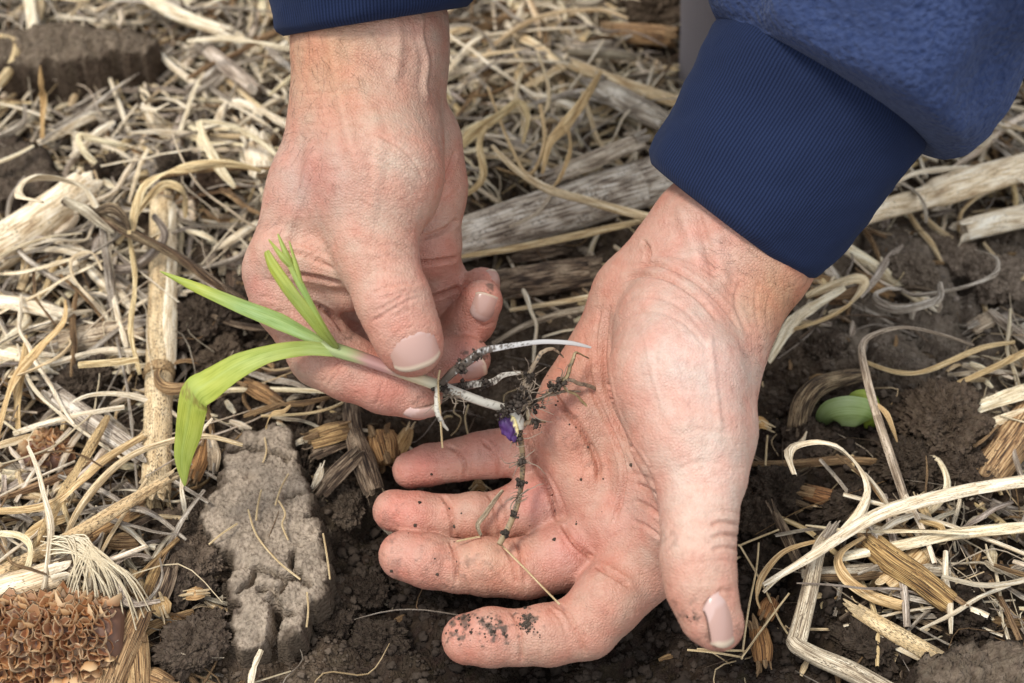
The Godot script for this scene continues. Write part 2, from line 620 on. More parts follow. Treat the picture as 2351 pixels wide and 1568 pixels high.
func person() -> void:
	var who := thing("person", at(1175, 300, 480), "person in navy sweatshirt and grey trousers crouching, bare hands holding a seedling low over soil", "person")
	who.transform = Transform3D(VIEW, EYE)
	var skin: Material = M.skin
	# ----- the hand on the left of the picture: thumb and bent index finger pinch the seedling -----
	var fl := Flesh.new()
	chain(fl, [[840, -260, 484, 19], [842, -60, 481, 21], [850, 110, 479, 21.5], [846, 250, 477, 20]], 8)
	chain(fl, [[800, 30, 474, 16], [780, 270, 476, 13]], 8)                                # bone on the thumb side of the wrist
	chain(fl, [[930, 60, 488, 13], [935, 250, 490, 12]], 8)
	chain(fl, [[800, 280, 476, 17], [735, 430, 476, 14.5], [652, 622, 479, 12.5]], 8)        # index metacarpal
	chain(fl, [[850, 270, 472, 18], [866, 400, 464, 18.5], [856, 545, 459, 13]], 8)              # ball of the thumb
	chain(fl, [[930, 330, 476, 11], [925, 460, 474, 9]], 8)
	chain(fl, [[740, 480, 478, 13], [820, 500, 470, 13]], 8)
	chain(fl, [[856, 545, 459, 12.2], [868, 600, 457, 11.2], [903, 690, 453, 10.6], [925, 745, 453, 9.6], [946, 795, 455, 9.2]], 4)   # thumb
	blob(fl, 938, 780, 452.5, 8.6, 4)
	chain(fl, [[820, 330, 496, 17], [960, 330, 496, 13], [972, 430, 498, 13.2], [972, 545, 500, 12]], 6)   # heel and edge of the palm
	chain(fl, [[760, 500, 494, 14], [860, 540, 498, 13], [975, 575, 500, 11]], 5)
	chain(fl, [[652, 622, 479, 12.3], [662, 680, 478, 11.4], [742, 812, 473, 10.3], [800, 845, 470, 9.6], [885, 880, 468, 9.0], [958, 906, 468, 7.9]], 3)      # index finger
	chain(fl, [[650, 585, 471, 9], [720, 605, 468, 8], [800, 610, 464, 7.5]], 3)       # folds of skin between thumb and index
	chain(fl, [[680, 660, 474, 8], [740, 668, 473, 7], [800, 672, 470, 6]], 2.5)
	chain(fl, [[690, 640, 497, 12], [735, 790, 503, 10.3], [930, 835, 497, 9], [1072, 824, 489, 7.6]], 3)       # middle finger
	chain(fl, [[735, 610, 507, 12], [800, 760, 520, 10], [1030, 790, 505, 8.2], [1082, 735, 496, 7.6], [1105, 692, 491, 7.0]], 2.5)   # ring finger
	chain(fl, [[790, 600, 514, 11], [880, 700, 526, 8.5], [1040, 735, 514, 7.2], [1085, 680, 506, 6.6], [1106, 656, 503, 6.2]], 2.5)      # little finger
	chain(fl, [[960, 560, 502, 11], [1000, 640, 507, 9.5], [960, 700, 514, 9]], 3)
	chain(fl, [[1010, 690, 506, 6.5], [1040, 700, 508, 6]], 2.5)
	fl.cell = 0.00072
	fl.build(2)
	tone(fl, Color(0.55, 0.325, 0.232), [
		[740, 130, 150, Color(0.56, 0.285, 0.16), 0.85], [960, 140, 110, Color(0.60, 0.36, 0.26), 0.7], [960, 380, 120, Color(0.66, 0.43, 0.32), 0.75],
		[720, 420, 110, Color(0.52, 0.275, 0.225), 0.6], [1035, 400, 70, Color(0.60, 0.27, 0.18), 0.8], [1000, 600, 80, Color(0.58, 0.26, 0.19), 0.7],
		[900, 720, 90, Color(0.60, 0.30, 0.225), 0.6], [690, 620, 90, Color(0.60, 0.355, 0.25), 0.7], [580, 660, 60, Color(0.52, 0.25, 0.20), 0.6], [880, 890, 130, Color(0.53, 0.215, 0.155), 0.85],
		[700, 780, 80, Color(0.55, 0.26, 0.18), 0.6], [1100, 690, 90, Color(0.56, 0.23, 0.17), 0.8], [1070, 830, 70, Color(0.53, 0.21, 0.16), 0.85]])
	soil_smears(fl, [[1130, 655, 26, 0.75], [1105, 822, 34, 0.8], [985, 910, 36, 0.35], [960, 935, 30, 0.3], [790, 775, 18, 0.5]])
	var lines := []
	for k in 15:                                          # the skin puckers round the ball of the thumb
		var o := float(k)
		lines.append([[[838 - o * 3.0, 300 + o * 17.0], [905 - o * 3.5, 328 + o * 17.5], [952 - o * 3.0, 372 + o * 16.0], [978 - o * 3.2, 425 + o * 13.0]], 0.55, 0.42 if k % 3 == 0 else 0.26, 430, 490])
	for k in 9:
		lines.append([[[640 + k * 9, 520 + k * 4 + k * k], [700 + k * 8, 505 + k * 7], [770, 500 + k * 9]], 0.5, 0.2, 430, 490])
	lines += [
		[[[681, 217], [765, 212], [835, 203]], 0.7, 0.4], [[[684, 190], [760, 186], [820, 178]], 0.6, 0.22], [[[688, 250], [770, 248], [840, 238]], 0.6, 0.22],
		[[[690, 285], [780, 290], [850, 282]], 0.6, 0.2],
		[[[850, 676], [880, 662], [915, 653], [965, 652]], 0.5, 0.42, 430, 470], [[[846, 742], [883, 722], [930, 694], [972, 678]], 0.5, 0.46, 430, 470],
		[[[855, 718], [890, 700], [935, 676], [970, 668]], 0.5, 0.35, 430, 470], [[[862, 690], [900, 678], [945, 664]], 0.5, 0.3, 430, 470], [[[850, 735], [900, 725], [960, 705]], 0.5, 0.25, 430, 470],
		[[[868, 700], [890, 680], [900, 650]], 0.45, 0.22, 430, 470], [[[905, 715], [915, 690], [935, 660]], 0.45, 0.22, 430, 470], [[[940, 720], [938, 690], [950, 655]], 0.45, 0.2, 430, 470],
		[[[840, 600], [890, 590], [945, 600]], 0.6, 0.2, 430, 470], [[[845, 630], [895, 618], [950, 632]], 0.6, 0.2, 430, 470], [[[850, 570], [895, 562], [940, 570]], 0.6, 0.18, 430, 470],
		[[[660, 628], [705, 634], [745, 642], [785, 652]], 0.9, 1.3], [[[672, 692], [725, 700], [765, 725], [790, 762]], 0.9, 1.3], [[[640, 585], [690, 582], [730, 600], [770, 622]], 0.8, 0.7],
		[[[620, 560], [670, 552], [720, 570], [765, 590]], 0.6, 0.4], [[[600, 640], [640, 650], [670, 690]], 0.6, 0.3], [[[590, 680], [640, 690], [680, 730]], 0.6, 0.3], [[[620, 720], [670, 715], [720, 745]], 0.6, 0.25],
		[[[949, 604], [992, 602], [1055, 593]], 0.8, 1.0, 480, 520], [[[975, 688], [1022, 674], [1058, 658]], 0.8, 0.8, 480, 530], [[[1000, 430], [1030, 395], [1046, 345]], 0.7, 0.6, 480, 520],
		[[[962, 548], [1022, 527], [1052, 503]], 0.8, 0.8, 480, 520], [[[1000, 470], [1030, 455], [1056, 430]], 0.5, 0.3, 480, 520],
		[[[742, 880], [760, 850], [785, 820]], 0.6, 0.35, 440, 480], [[[752, 890], [772, 858], [800, 825]], 0.6, 0.3, 440, 480], [[[860, 935], [872, 905], [880, 870]], 0.6, 0.4, 440, 480], [[[872, 940], [884, 905], [890, 880]], 0.5, 0.25, 440, 480]]
	lines += [[[[972, 20], [966, 80], [980, 140], [974, 200], [985, 235]], 1.1, -0.7], [[[905, 30], [915, 110], [905, 190]], 2.2, -0.6], [[[760, 60], [775, 180], [800, 300], [835, 420]], 2.6, -0.8], [[[850, 230], [870, 320], [862, 430], [850, 520]], 2.0, -0.4], [[[720, 330], [700, 420], [670, 510], [645, 580]], 2.0, -0.7],
		[[[893, 812], [900, 778], [925, 757], [958, 750], [992, 760], [1008, 790]], 0.5, 0.26, 430, 470], [[[1090, 735], [1088, 700], [1096, 680]], 0.5, 0.5, 470, 500], [[[1090, 735], [1110, 748], [1135, 740]], 0.5, 0.5, 470, 500]]
	furrows(fl, 0.00023)
	press_lines(fl, lines)
	var left := piece("hand", fl.g.mesh(), skin, who)
	tag(left, "hand with thumb and bent index finger pinching the seedling stem")
	nail(fl, left, 951, 800, 0.32, 0.95, Vector3(0.10, 0.02, 1.0), 0.0071, 0.0064, 0.80, 0.22, 0.0003)
	nail(fl, left, 1118, 710, 0.33, -0.94, Vector3(0.55, -0.25, 0.8), 0.0046, 0.0046, 0.9, 0.08)
	nail(fl, left, 1085, 858, 0.99, -0.1, Vector3(0.1, -0.75, 0.66), 0.0040, 0.0048, 0.85, 0.12)
	nail(fl, left, 1140, 640, 0.3, -0.95, Vector3(0.85, 0.1, 0.5), 0.0034, 0.0034, 0.8, 0.12)
	nail(fl, left, 970, 957, 0.97, 0.2, Vector3(-0.05, -1.0, -0.25), 0.0040, 0.0058, 0.85, 0.25)
	tag(piece("hair", hair_strands(fl, [[750, 130, 100, 80, 0.5, -0.6, 12], [720, 280, 90, 40, 0.5, -0.7, 9], [700, 400, 80, 50, -0.2, -0.8, 6], [860, 120, 80, 16, 0.5, -0.6, 9], [632, 490, 40, 40, -0.8, -0.3, 6], [690, 330, 40, 40, -0.8, -0.3, 6]], 0.000032), M.hair, left), "", "", "", "stuff")

	# ----- the open hand on the right: palm up, fingers to the left, thumb towards us -----
	var fr := Flesh.new()
	chain(fr, [[1960, 60, 470, 18], [1850, 300, 474, 18], [1700, 545, 479, 20]], 8)
	chain(fr, [[1740, 370, 480, 13], [1610, 530, 483, 15], [1555, 600, 484, 14]], 8)
	chain(fr, [[1850, 440, 478, 12], [1750, 600, 478, 14.5], [1668, 735, 473, 14], [1632, 850, 466, 13.5]], 8)
	chain(fr, [[1670, 590, 480, 18], [1595, 665, 477, 17.5], [1555, 760, 467, 18.5], [1556, 870, 455, 20], [1585, 1010, 447, 16.5], [1605, 1100, 442, 12.2]], 5)     # ball of the thumb
	chain(fr, [[1640, 830, 466, 14], [1650, 990, 454, 10], [1640, 1090, 447, 8.5]], 6)
	chain(fr, [[1603, 1100, 444, 12.0], [1605, 1190, 437, 10.4], [1602, 1280, 432, 10.0], [1610, 1350, 430, 9.2], [1632, 1415, 429, 7.8], [1652, 1440, 429, 6.6]], 4)        # thumb
	chain(fr, [[1540, 620, 486, 15], [1470, 690, 488, 14.5], [1405, 840, 489, 14.5], [1345, 930, 490, 14.2], [1312, 985, 491, 13.2]], 7)              # edge of the palm
	chain(fr, [[1520, 700, 487, 17], [1430, 880, 491, 15], [1345, 1080, 493, 12]], 7)
	chain(fr, [[1530, 760, 485, 18], [1470, 980, 487, 15], [1400, 1190, 488, 12.3]], 7)
	chain(fr, [[1550, 900, 476, 16], [1530, 1080, 476, 15], [1478, 1275, 478, 12.8]], 7)
	chain(fr, [[1312, 978, 489, 12.4], [1345, 1080, 489, 12], [1408, 1192, 483, 12], [1478, 1275, 476, 12]], 3)      # row of knuckle pads
	chain(fr, [[1600, 1090, 450, 10], [1555, 1190, 460, 9], [1490, 1275, 473, 9.5]], 7)           # web of the thumb
	finger(fr, [[1310, 1005, 498, 9.6], [1205, 1032, 499, 8.6], [1128, 1043, 500, 7.9], [1100, 1047, 500, 7.3], [1060, 1054, 501, 7.1], [985, 1068, 503, 6.9], [944, 1079, 504, 6.3]])
	finger(fr, [[1350, 1110, 499, 10.4], [1232, 1158, 496, 10.4], [1150, 1187, 495, 8.6], [1090, 1188, 494, 7.6], [1030, 1187, 494, 7.2], [960, 1181, 494, 7.3], [904, 1172, 495, 6.9]])
	finger(fr, [[1420, 1220, 493, 11.4], [1300, 1278, 487, 11.2], [1205, 1305, 483, 9.7], [1120, 1303, 483.5, 9.1], [1052, 1300, 484.5, 8.4], [985, 1288, 485, 8.7], [926, 1275, 486, 7.9]])
	finger(fr, [[1478, 1290, 478, 12.8], [1395, 1380, 470, 11], [1345, 1436, 468, 10.4], [1262, 1460, 467, 9.2], [1192, 1464, 467.5, 8.5], [1130, 1464, 468, 8.8], [1073, 1467, 469, 7.9]])
	blob(fr, 1245, 1150, 491.5, 8, 4); blob(fr, 1300, 1270, 481.5, 9, 4); blob(fr, 1400, 1375, 465, 8.5, 5); blob(fr, 1180, 1036, 496, 6.4, 4)
	blob(fr, 960, 1178, 492.6, 6.2, 2); blob(fr, 980, 1284, 482.6, 7.6, 2); blob(fr, 1125, 1460, 465.6, 7.6, 4); blob(fr, 985, 1066, 501.2, 5.8, 2)
	blob(fr, 1325, 985, 485, 10.5, 4); blob(fr, 1362, 1095, 485, 10, 4); blob(fr, 1430, 1205, 478, 10, 4)
	blob(fr, 1095, 1040, 497.5, 6.0, 3); blob(fr, 1085, 1180, 491.5, 6.6, 3); blob(fr, 1110, 1292, 480.5, 7.8, 3); blob(fr, 1245, 1450, 464.5, 8.0, 3)
	fr.cell = 0.00072
	fr.build(2)
	tone(fr, Color(0.535, 0.285, 0.20), [
		[1600, 820, 200, Color(0.66, 0.46, 0.375), 0.95], [1620, 1080, 120, Color(0.69, 0.50, 0.40), 0.95], [1600, 1230, 110, Color(0.66, 0.45, 0.345), 0.7], [1780, 680, 120, Color(0.50, 0.235, 0.125), 0.9], [1600, 560, 120, Color(0.62, 0.37, 0.29), 0.7],
		[1330, 850, 110, Color(0.60, 0.27, 0.175), 0.75], [1270, 960, 70, Color(0.56, 0.225, 0.16), 0.7], [1340, 1060, 90, Color(0.60, 0.285, 0.19), 0.5], [1450, 1180, 90, Color(0.62, 0.32, 0.25), 0.6],
		[1230, 1150, 70, Color(0.58, 0.245, 0.20), 0.7], [1300, 1270, 80, Color(0.57, 0.24, 0.19), 0.7], [1130, 1045, 90, Color(0.59, 0.27, 0.21), 0.5], [960, 1075, 70, Color(0.58, 0.225, 0.165), 0.85],
		[920, 1175, 70, Color(0.585, 0.25, 0.185), 0.8], [940, 1280, 80, Color(0.585, 0.255, 0.185), 0.8], [1080, 1455, 90, Color(0.56, 0.24, 0.17), 0.7], [1130, 1290, 90, Color(0.60, 0.30, 0.19), 0.6], [1640, 1470, 70, Color(0.60, 0.30, 0.22), 0.8]])
	soil_smears(fr, [[1055, 1425, 52, 0.85], [1125, 1440, 40, 0.85], [1208, 1425, 34, 1.0], [1160, 1458, 22, 0.6], [1585, 1425, 20, 0.8], [1570, 1400, 40, 0.35], [1140, 1455, 30, 0.6], [1300, 955, 26, 0.35], [1320, 1000, 30, 0.25], [890, 1190, 40, 0.3], [905, 1300, 45, 0.3], [1010, 1285, 60, 0.22], [1640, 1475, 30, 0.4], [1700, 1450, 20, 0.4], [1365, 1070, 22, 0.3], [1100, 1310, 60, 0.25], [1545, 1240, 30, 0.25]])
	lines = [
		[[[1020, 1020], [1052, 1038], [1066, 1065], [1068, 1100]], 0.7, 0.6], [[[1104, 1008], [1130, 1034], [1142, 1062], [1146, 1095]], 0.7, 0.6], [[[1122, 1005], [1148, 1034], [1160, 1070]], 0.6, 0.4], [[[1040, 1016], [1066, 1034], [1078, 1070]], 0.5, 0.25],
		[[[1205, 995], [1222, 1030], [1236, 1085]], 0.9, 1.1],
		[[[1014, 1136], [1034, 1170], [1040, 1236]], 0.7, 0.7], [[[1120, 1132], [1134, 1156], [1145, 1205], [1150, 1240]], 0.7, 0.6], [[[1144, 1132], [1158, 1160], [1176, 1210]], 0.65, 0.5],
		[[[1236, 1078], [1262, 1128], [1284, 1200]], 0.9, 1.1], [[[1252, 1078], [1278, 1125], [1300, 1180]], 0.6, 0.4],
		[[[1034, 1240], [1046, 1278], [1048, 1345]], 0.75, 0.8], [[[1150, 1240], [1176, 1288], [1186, 1345]], 0.7, 0.6], [[[1182, 1238], [1196, 1272], [1210, 1350]], 0.75, 0.8],
		[[[1290, 1200], [1322, 1248], [1366, 1285]], 0.9, 1.1], [[[1275, 1205], [1310, 1262], [1350, 1300]], 0.6, 0.4],
		[[[1172, 1398], [1192, 1445], [1198, 1528]], 0.7, 0.6], [[[1270, 1385], [1300, 1405], [1330, 1465], [1345, 1510]], 0.75, 0.6], [[[1255, 1390], [1285, 1420], [1310, 1480]], 0.55, 0.3],
		[[[1366, 1298], [1405, 1318], [1448, 1346]], 0.9, 0.9], [[[1300, 1370], [1330, 1380], [1370, 1420]], 0.5, 0.25],
		[[[1258, 888], [1290, 934], [1330, 978], [1356, 1022], [1374, 1070], [1372, 1120]], 0.9, 1.2], [[[1262, 925], [1300, 980], [1335, 1040], [1345, 1100]], 0.5, 0.25],
		[[[1402, 690], [1388, 760], [1386, 840], [1400, 920], [1430, 1000], [1475, 1070], [1505, 1120]], 1.0, 1.3], [[[1355, 800], [1352, 870], [1382, 945], [1412, 1010], [1432, 1080], [1424, 1150], [1400, 1220]], 0.8, 0.75],
		[[[1340, 760], [1345, 830], [1370, 900]], 0.6, 0.4], [[[1380, 700], [1368, 780], [1372, 860]], 0.6, 0.4],
		[[[1420, 650], [1470, 630], [1540, 642], [1610, 690], [1650, 740]], 0.8, 0.6], [[[1440, 620], [1510, 605], [1590, 640], [1660, 700], [1700, 760]], 0.8, 0.6], [[[1480, 585], [1560, 590], [1630, 625], [1690, 680], [1735, 740]], 0.6, 0.3],
		[[[1405, 720], [1440, 690], [1500, 680], [1570, 710], [1620, 770]], 0.7, 0.35], [[[1475, 552], [1488, 575], [1485, 600]], 0.8, 0.9], [[[1500, 560], [1570, 560], [1650, 610], [1730, 690]], 0.5, 0.25],
		[[[1400, 770], [1440, 725], [1510, 715], [1580, 750], [1630, 810]], 0.6, 0.28], [[[1700, 640], [1690, 700], [1720, 770]], 0.8, 0.4], [[[1740, 640], [1735, 700], [1745, 760]], 0.7, 0.35], [[[1770, 660], [1760, 720], [1765, 760]], 0.6, 0.3],
		[[[1460, 1112], [1490, 1125], [1525, 1152]], 0.8, 0.9, 440, 490], [[[1455, 1150], [1490, 1165], [1525, 1195]], 0.8, 0.8, 440, 490], [[[1450, 1195], [1485, 1210], [1520, 1240]], 0.7, 0.5, 440, 490], [[[1440, 1090], [1470, 1090], [1510, 1120]], 0.6, 0.4, 440, 490],
		[[[1380, 1150], [1420, 1160], [1470, 1150]], 0.5, 0.3], [[[1390, 1240], [1430, 1220], [1500, 1215]], 0.5, 0.3], [[[1430, 1010], [1440, 1060], [1470, 1110]], 0.5, 0.35],
		[[[1630, 1206], [1660, 1198], [1700, 1206]], 0.6, 0.6], [[[1632, 1234], [1662, 1226], [1700, 1232]], 0.6, 0.6], [[[1634, 1262], [1664, 1256], [1700, 1262]], 0.6, 0.5], [[[1640, 1290], [1665, 1286], [1696, 1292]], 0.5, 0.3], [[[1628, 1180], [1660, 1172], [1700, 1180]], 0.5, 0.3],
		[[[1540, 1090], [1600, 1060], [1680, 1070]], 0.6, 0.2], [[[1530, 1130], [1590, 1110], [1680, 1120]], 0.6, 0.2], [[[1545, 1010], [1600, 985], [1690, 1000]], 0.6, 0.18], [[[1640, 1368], [1660, 1355], [1690, 1360]], 0.5, 0.3]]
	lines += [[[[1560, 470], [1585, 540], [1610, 610]], 2.4, -0.9], [[[1640, 520], [1655, 590], [1665, 660]], 2.2, -0.6], [[[1600, 480], [1618, 550], [1640, 640]], 1.2, 0.6], [[[1530, 800], [1560, 900], [1580, 1000]], 2.0, -0.4], [[[1480, 760], [1500, 860], [1530, 960]], 1.0, -0.35], [[[1630, 760], [1640, 880], [1655, 1000]], 1.2, -0.4],
		[[[1632, 1385], [1642, 1365], [1662, 1356], [1685, 1362]], 0.5, 0.3], [[[1630, 1390], [1638, 1430], [1660, 1478]], 0.5, 0.3]]
	furrows(fr, 0.00022)
	press_lines(fr, lines)
	var right := piece("hand", fr.g.mesh(), skin, who)
	tag(right, "open hand held palm up with the fingers spread to the left")
	nail(fr, right, 1668, 1420, 0.40, 0.92, Vector3(0.95, 0.15, 0.35), 0.0052, 0.0078, 0.85, 0.16, 0.0001)
	tag(piece("hair", hair_strands(fr, [[1790, 690, 80, 80, -0.6, 0.6, 7], [1700, 620, 70, 30, -0.8, 0.3, 10], [1745, 800, 50, 90, 0.5, 0.3, 5], [1720, 900, 40, 30, 0.6, 0.4, 4], [1500, 1420, 40, 20, 0.5, -0.4, 4]], 0.000032), M.hair, right), "", "", "", "stuff")
	var held := []
	for q in [[1055, 1425, 34, 60], [1125, 1440, 28, 60], [1208, 1420, 18, 110], [1212, 1438, 12, 70], [1160, 1458, 4, 8], [1240, 1456, 4, 8], [1585, 1425, 10, 8], [1300, 960, 40, 10], [1000, 1180, 90, 10], [1010, 1290, 100, 16], [1380, 1090, 80, 8], [1280, 1180, 60, 8]]:
		for k in int(q[3]):
			var s := skin_at_fast(fr, q[0] + rng.randfn(0.0, 0.6) * q[2], q[1] + rng.randfn(0.0, 0.6) * q[2])
			if s.is_empty(): continue
			var z := 0.00012 + 0.0005 * pow(rng.randf(), 3.0)
			held.append([Transform3D(any_turn().scaled(Vector3.ONE * z), s[0]), Color(0.06, 0.046, 0.035) * rng.randf_range(0.6, 1.4)])
	var cm := MultiMesh.new()
	cm.transform_format = MultiMesh.TRANSFORM_3D
	cm.use_colors = true
	cm.mesh = lump(9, 8, 6, 0.5, 0.0)
	cm.instance_count = held.size()
	for i in held.size():
		cm.set_instance_transform(i, held[i][0]); cm.set_instance_color(i, held[i][1])
	var ci := MultiMeshInstance3D.new()
	ci.name = "clinging_soil"
	ci.multimesh = cm
	ci.material_override = M.crumb
	right.add_child(ci)
	tag(ci, "", "", "", "stuff")
	clothes(who)

var skin_map := {}
func skin_at_fast(fl: Flesh, px: float, py: float) -> Array:
	if skin_map.is_empty():
		for i in fl.g.v.size():
			if fl.g.n[i].z < 0.1: continue
			var v := to_px(fl.g.v[i])
			var key := Vector2i(int(v.x / 5.0), int(v.y / 5.0))
			if not skin_map.has(key) or fl.g.v[skin_map[key]].z < fl.g.v[i].z: skin_map[key] = i
	var k := Vector2i(int(px / 5.0), int(py / 5.0))
	if not skin_map.has(k): return []
	return [fl.g.v[skin_map[k]], fl.g.n[skin_map[k]]]

func clothes(who: Node3D) -> void:
	# sleeve on the right: ribbed cuff, then the baggy sleeve that slumps over it
	var cuff_swell := func(t: float, a: float, p: Vector3) -> float:
		var s := n_low.get_noise_3d(p.x * 1500.0, p.y * 1500.0, p.z * 1500.0) * 0.0022
		if t < 0.06: s -= (0.06 - t) / 0.06 * 0.0018
		return s + 0.0006 * n_mid.get_noise_3d(p.x * 6000.0, p.y * 6000.0, p.z * 6000.0) + 0.0 * a
	var sleeve := func(t: float, a: float, p: Vector3) -> float:
		var fold := n_low.get_noise_3d(p.x * 900.0 + 70.0, p.y * 650.0, p.z * 900.0)
		var ridge := 1.0 - absf(n_low.get_noise_3d(p.x * 700.0 - 40.0, p.y * 420.0 + 9.0, p.z * 600.0)) * 2.0
		return (fold * 0.013 + ridge * 0.006) * smoothstep(0.0, 0.2, t) + 0.0008 * n_mid.get_noise_3d(p.x * 5000.0, p.y * 5000.0, p.z * 5000.0) + 0.0 * a
	var rings := []
	for r in [[1674, 505, 480, 0.80, -0.60, 32.5, 26], [1730, 425, 474, 0.80, -0.60, 34, 26], [1800, 315, 469, 0.82, -0.57, 35, 27], [1872, 205, 463, 0.85, -0.53, 36, 28], [1895, 160, 461, 0.85, -0.53, 34, 27]]:
		rings.append([cam(r[0], r[1], r[2]), Vector3(r[3], r[4], 0.0).normalized() * r[5] * 0.001, Vector3(0.0, -0.24, 0.97).normalized() * r[6] * 0.001])
	piece("cuff", turned_in(loft(rings, 96, cuff_swell, 8, false, Vector2(0.004, 0.004)), 96).mesh(), M.knit, who)
	rings = []
	for r in [[1880, 180, 462, 0.85, -0.53, 32, 24], [1898, 190, 460, 0.85, -0.53, 39, 32], [1925, 170, 456, 0.85, -0.53, 45, 38], [1960, 95, 452, 0.85, -0.53, 48.5, 43], [1995, -20, 447, 0.86, -0.51, 52, 48], [2030, -140, 441, 0.88, -0.47, 54, 50], [2060, -420, 430, 0.92, -0.39, 57, 53], [2090, -800, 415, 0.95, -0.31, 62, 58], [2080, -1250, 400, 0.98, -0.2, 66, 60]]:
		rings.append([cam(r[0], r[1], r[2]), Vector3(r[3], r[4], 0.0).normalized() * r[5] * 0.001, Vector3(0.0, -0.12, 0.99).normalized() * r[6] * 0.001])
	piece("sleeve", loft(rings, 128, sleeve, 10, true, Vector2(0.012, 0.012)).mesh(), M.fleece, who)
	# sleeve on the left: only its cuff hangs into the picture
	rings = []
	for r in [[858, 46, 480, 1.0, 0.16, 31.5, 31], [852, -60, 474, 1.0, 0.15, 32.5, 31], [846, -200, 467, 1.0, 0.14, 34, 28], [842, -330, 460, 1.0, 0.12, 36, 29]]:
		rings.append([cam(r[0], r[1], r[2]), Vector3(r[3], r[4], 0.0).normalized() * r[5] * 0.001, Vector3(0.0, -0.22, 1.0).normalized() * r[6] * 0.001])
	piece("cuff", turned_in(loft(rings, 96, cuff_swell, 8, false, Vector2(0.004, 0.004)), 96).mesh(), M.knit, who)
	rings = []
	for r in [[842, -310, 461, 1.0, 0.12, 34, 27], [840, -315, 460, 1.0, 0.12, 44, 36], [838, -420, 455, 1.0, 0.1, 52, 46], [830, -700, 440, 1.0, 0.1, 56, 50], [840, -1150, 420, 1.0, 0.1, 62, 56]]:
		var x := Vector3(r[3], r[4], 0.0).normalized()
		var ax := Vector3(0, 1, 0.25).normalized()
		x = (x - ax * x.dot(ax)).normalized()
		rings.append([cam(r[0], r[1], r[2]), x * r[5] * 0.001, ax.cross(x) * r[6] * 0.001])
	piece("sleeve", loft(rings, 64, sleeve, 8, true, Vector2(0.012, 0.012)).mesh(), M.fleece, who)
	# a trouser leg standing on the field behind the sleeve
	var inv := who.transform.affine_inverse()
	var foot := ground(1800, 190)
	rings = []
	for k in 6:
		var y := -0.006 + k * 0.1
		rings.append([inv * (foot + Vector3(0.002 * k, y, -0.012 * k)), inv.basis * Vector3(0.047 + 0.004 * k, 0, 0), inv.basis * Vector3(0, 0, 0.055 + 0.004 * k)])
	var crease := func(_t: float, _a: float, p: Vector3) -> float:
		return n_low.get_noise_3d(p.x * 500.0, p.y * 260.0, p.z * 500.0) * 0.006
	piece("trouser_leg", loft(rings, 48, crease, 8, true, Vector2(0.01, 0.01)).mesh(), M.trouser, who)

# The edge of a cuff turned in on itself, so that the opening has thickness.
func turned_in(g: Geo, sides: int) -> Geo:
	var w := sides + 1
	var mid := Vector3.ZERO
	for s in sides: mid += g.v[s]
	mid /= sides
	var axis := Vector3.ZERO
	for s in sides: axis += g.v[w * 8 + s] - g.v[s]
	axis = axis.normalized()
	var base := g.v.size()
	for ring in 4:
		for s in w:
			var p := g.v[s]
			var inward := (mid - p).normalized()
			var q: Vector3 = p + inward * float([0.0006, 0.0014, 0.0022, 0.0024][ring]) + axis * float([-0.0005, -0.0003, 0.0012, 0.02][ring])
			g.vert(q, g.uv[s] - Vector2(0, 0.2 + 0.2 * ring))
	for s in sides:
		var out := (g.v[s] - mid).dot(g.n[s]) > 0.0
		for ring in 4:
			var a := s if ring == 0 else base + (ring - 1) * w + s
			var b := base + ring * w + s
			var cr := (g.v[s + 1] - g.v[s]).cross(axis)
			if cr.dot(g.v[s] - mid) > 0.0: g.quad(b, b + 1, a + 1, a)
			else: g.quad(b + 1, b, a, a + 1)
	g.n = PackedVector3Array()
	g.normals()
	for i in g.v.size() / w:
		var a := int(i) * w
		var m := (g.n[a] + g.n[a + sides]).normalized()
		g.n[a] = m; g.n[a + sides] = m
	return g

# ---------- materials ----------
func grain_image(w: int, h: int, fx: float, fy: float, ramp: Array, seed_: int, speck := 0.0, contrast := 1.0) -> ImageTexture:   # fibres that run along v
	var im := Image.create(w, h, false, Image.FORMAT_RGB8)
	var a := FastNoiseLite.new()
	a.seed = seed_; a.frequency = 1.0; a.noise_type = FastNoiseLite.TYPE_SIMPLEX; a.fractal_octaves = 2
	var b := FastNoiseLite.new()
	b.seed = seed_ + 7; b.frequency = 1.0; b.fractal_octaves = 3
	var s := FastNoiseLite.new()
	s.seed = seed_ + 13; s.frequency = 1.0; s.fractal_octaves = 1
	for y in h:
		for x in w:
			var u := float(x) / w
			var v := float(y) / h
			var k := 0.5 + contrast * (0.55 * a.get_noise_2d(u * fx, v * fy) + 0.3 * a.get_noise_2d(u * fx * 3.1 + 50.0, v * fy * 1.7) + 0.45 * b.get_noise_2d(u * 3.0 + 9.0, v * 5.0))
			k = clampf(k, 0.0, 0.999) * (ramp.size() - 1)
			var c: Color = (ramp[int(k)] as Color).lerp(ramp[int(k) + 1], k - int(k))
			if speck > 0.0:
				var q := s.get_noise_2d(u * 44.0, v * 60.0) + 0.35 * b.get_noise_2d(u * 4.0, v * 6.0)
				if q > 0.72 - speck: c = c.lerp(Color(0.16, 0.12, 0.09), clampf((q - 0.72 + speck) * 6.0, 0.0, 0.85))
			im.set_pixel(x, y, c)
	im.generate_mipmaps()
	return ImageTexture.create_from_image(im)

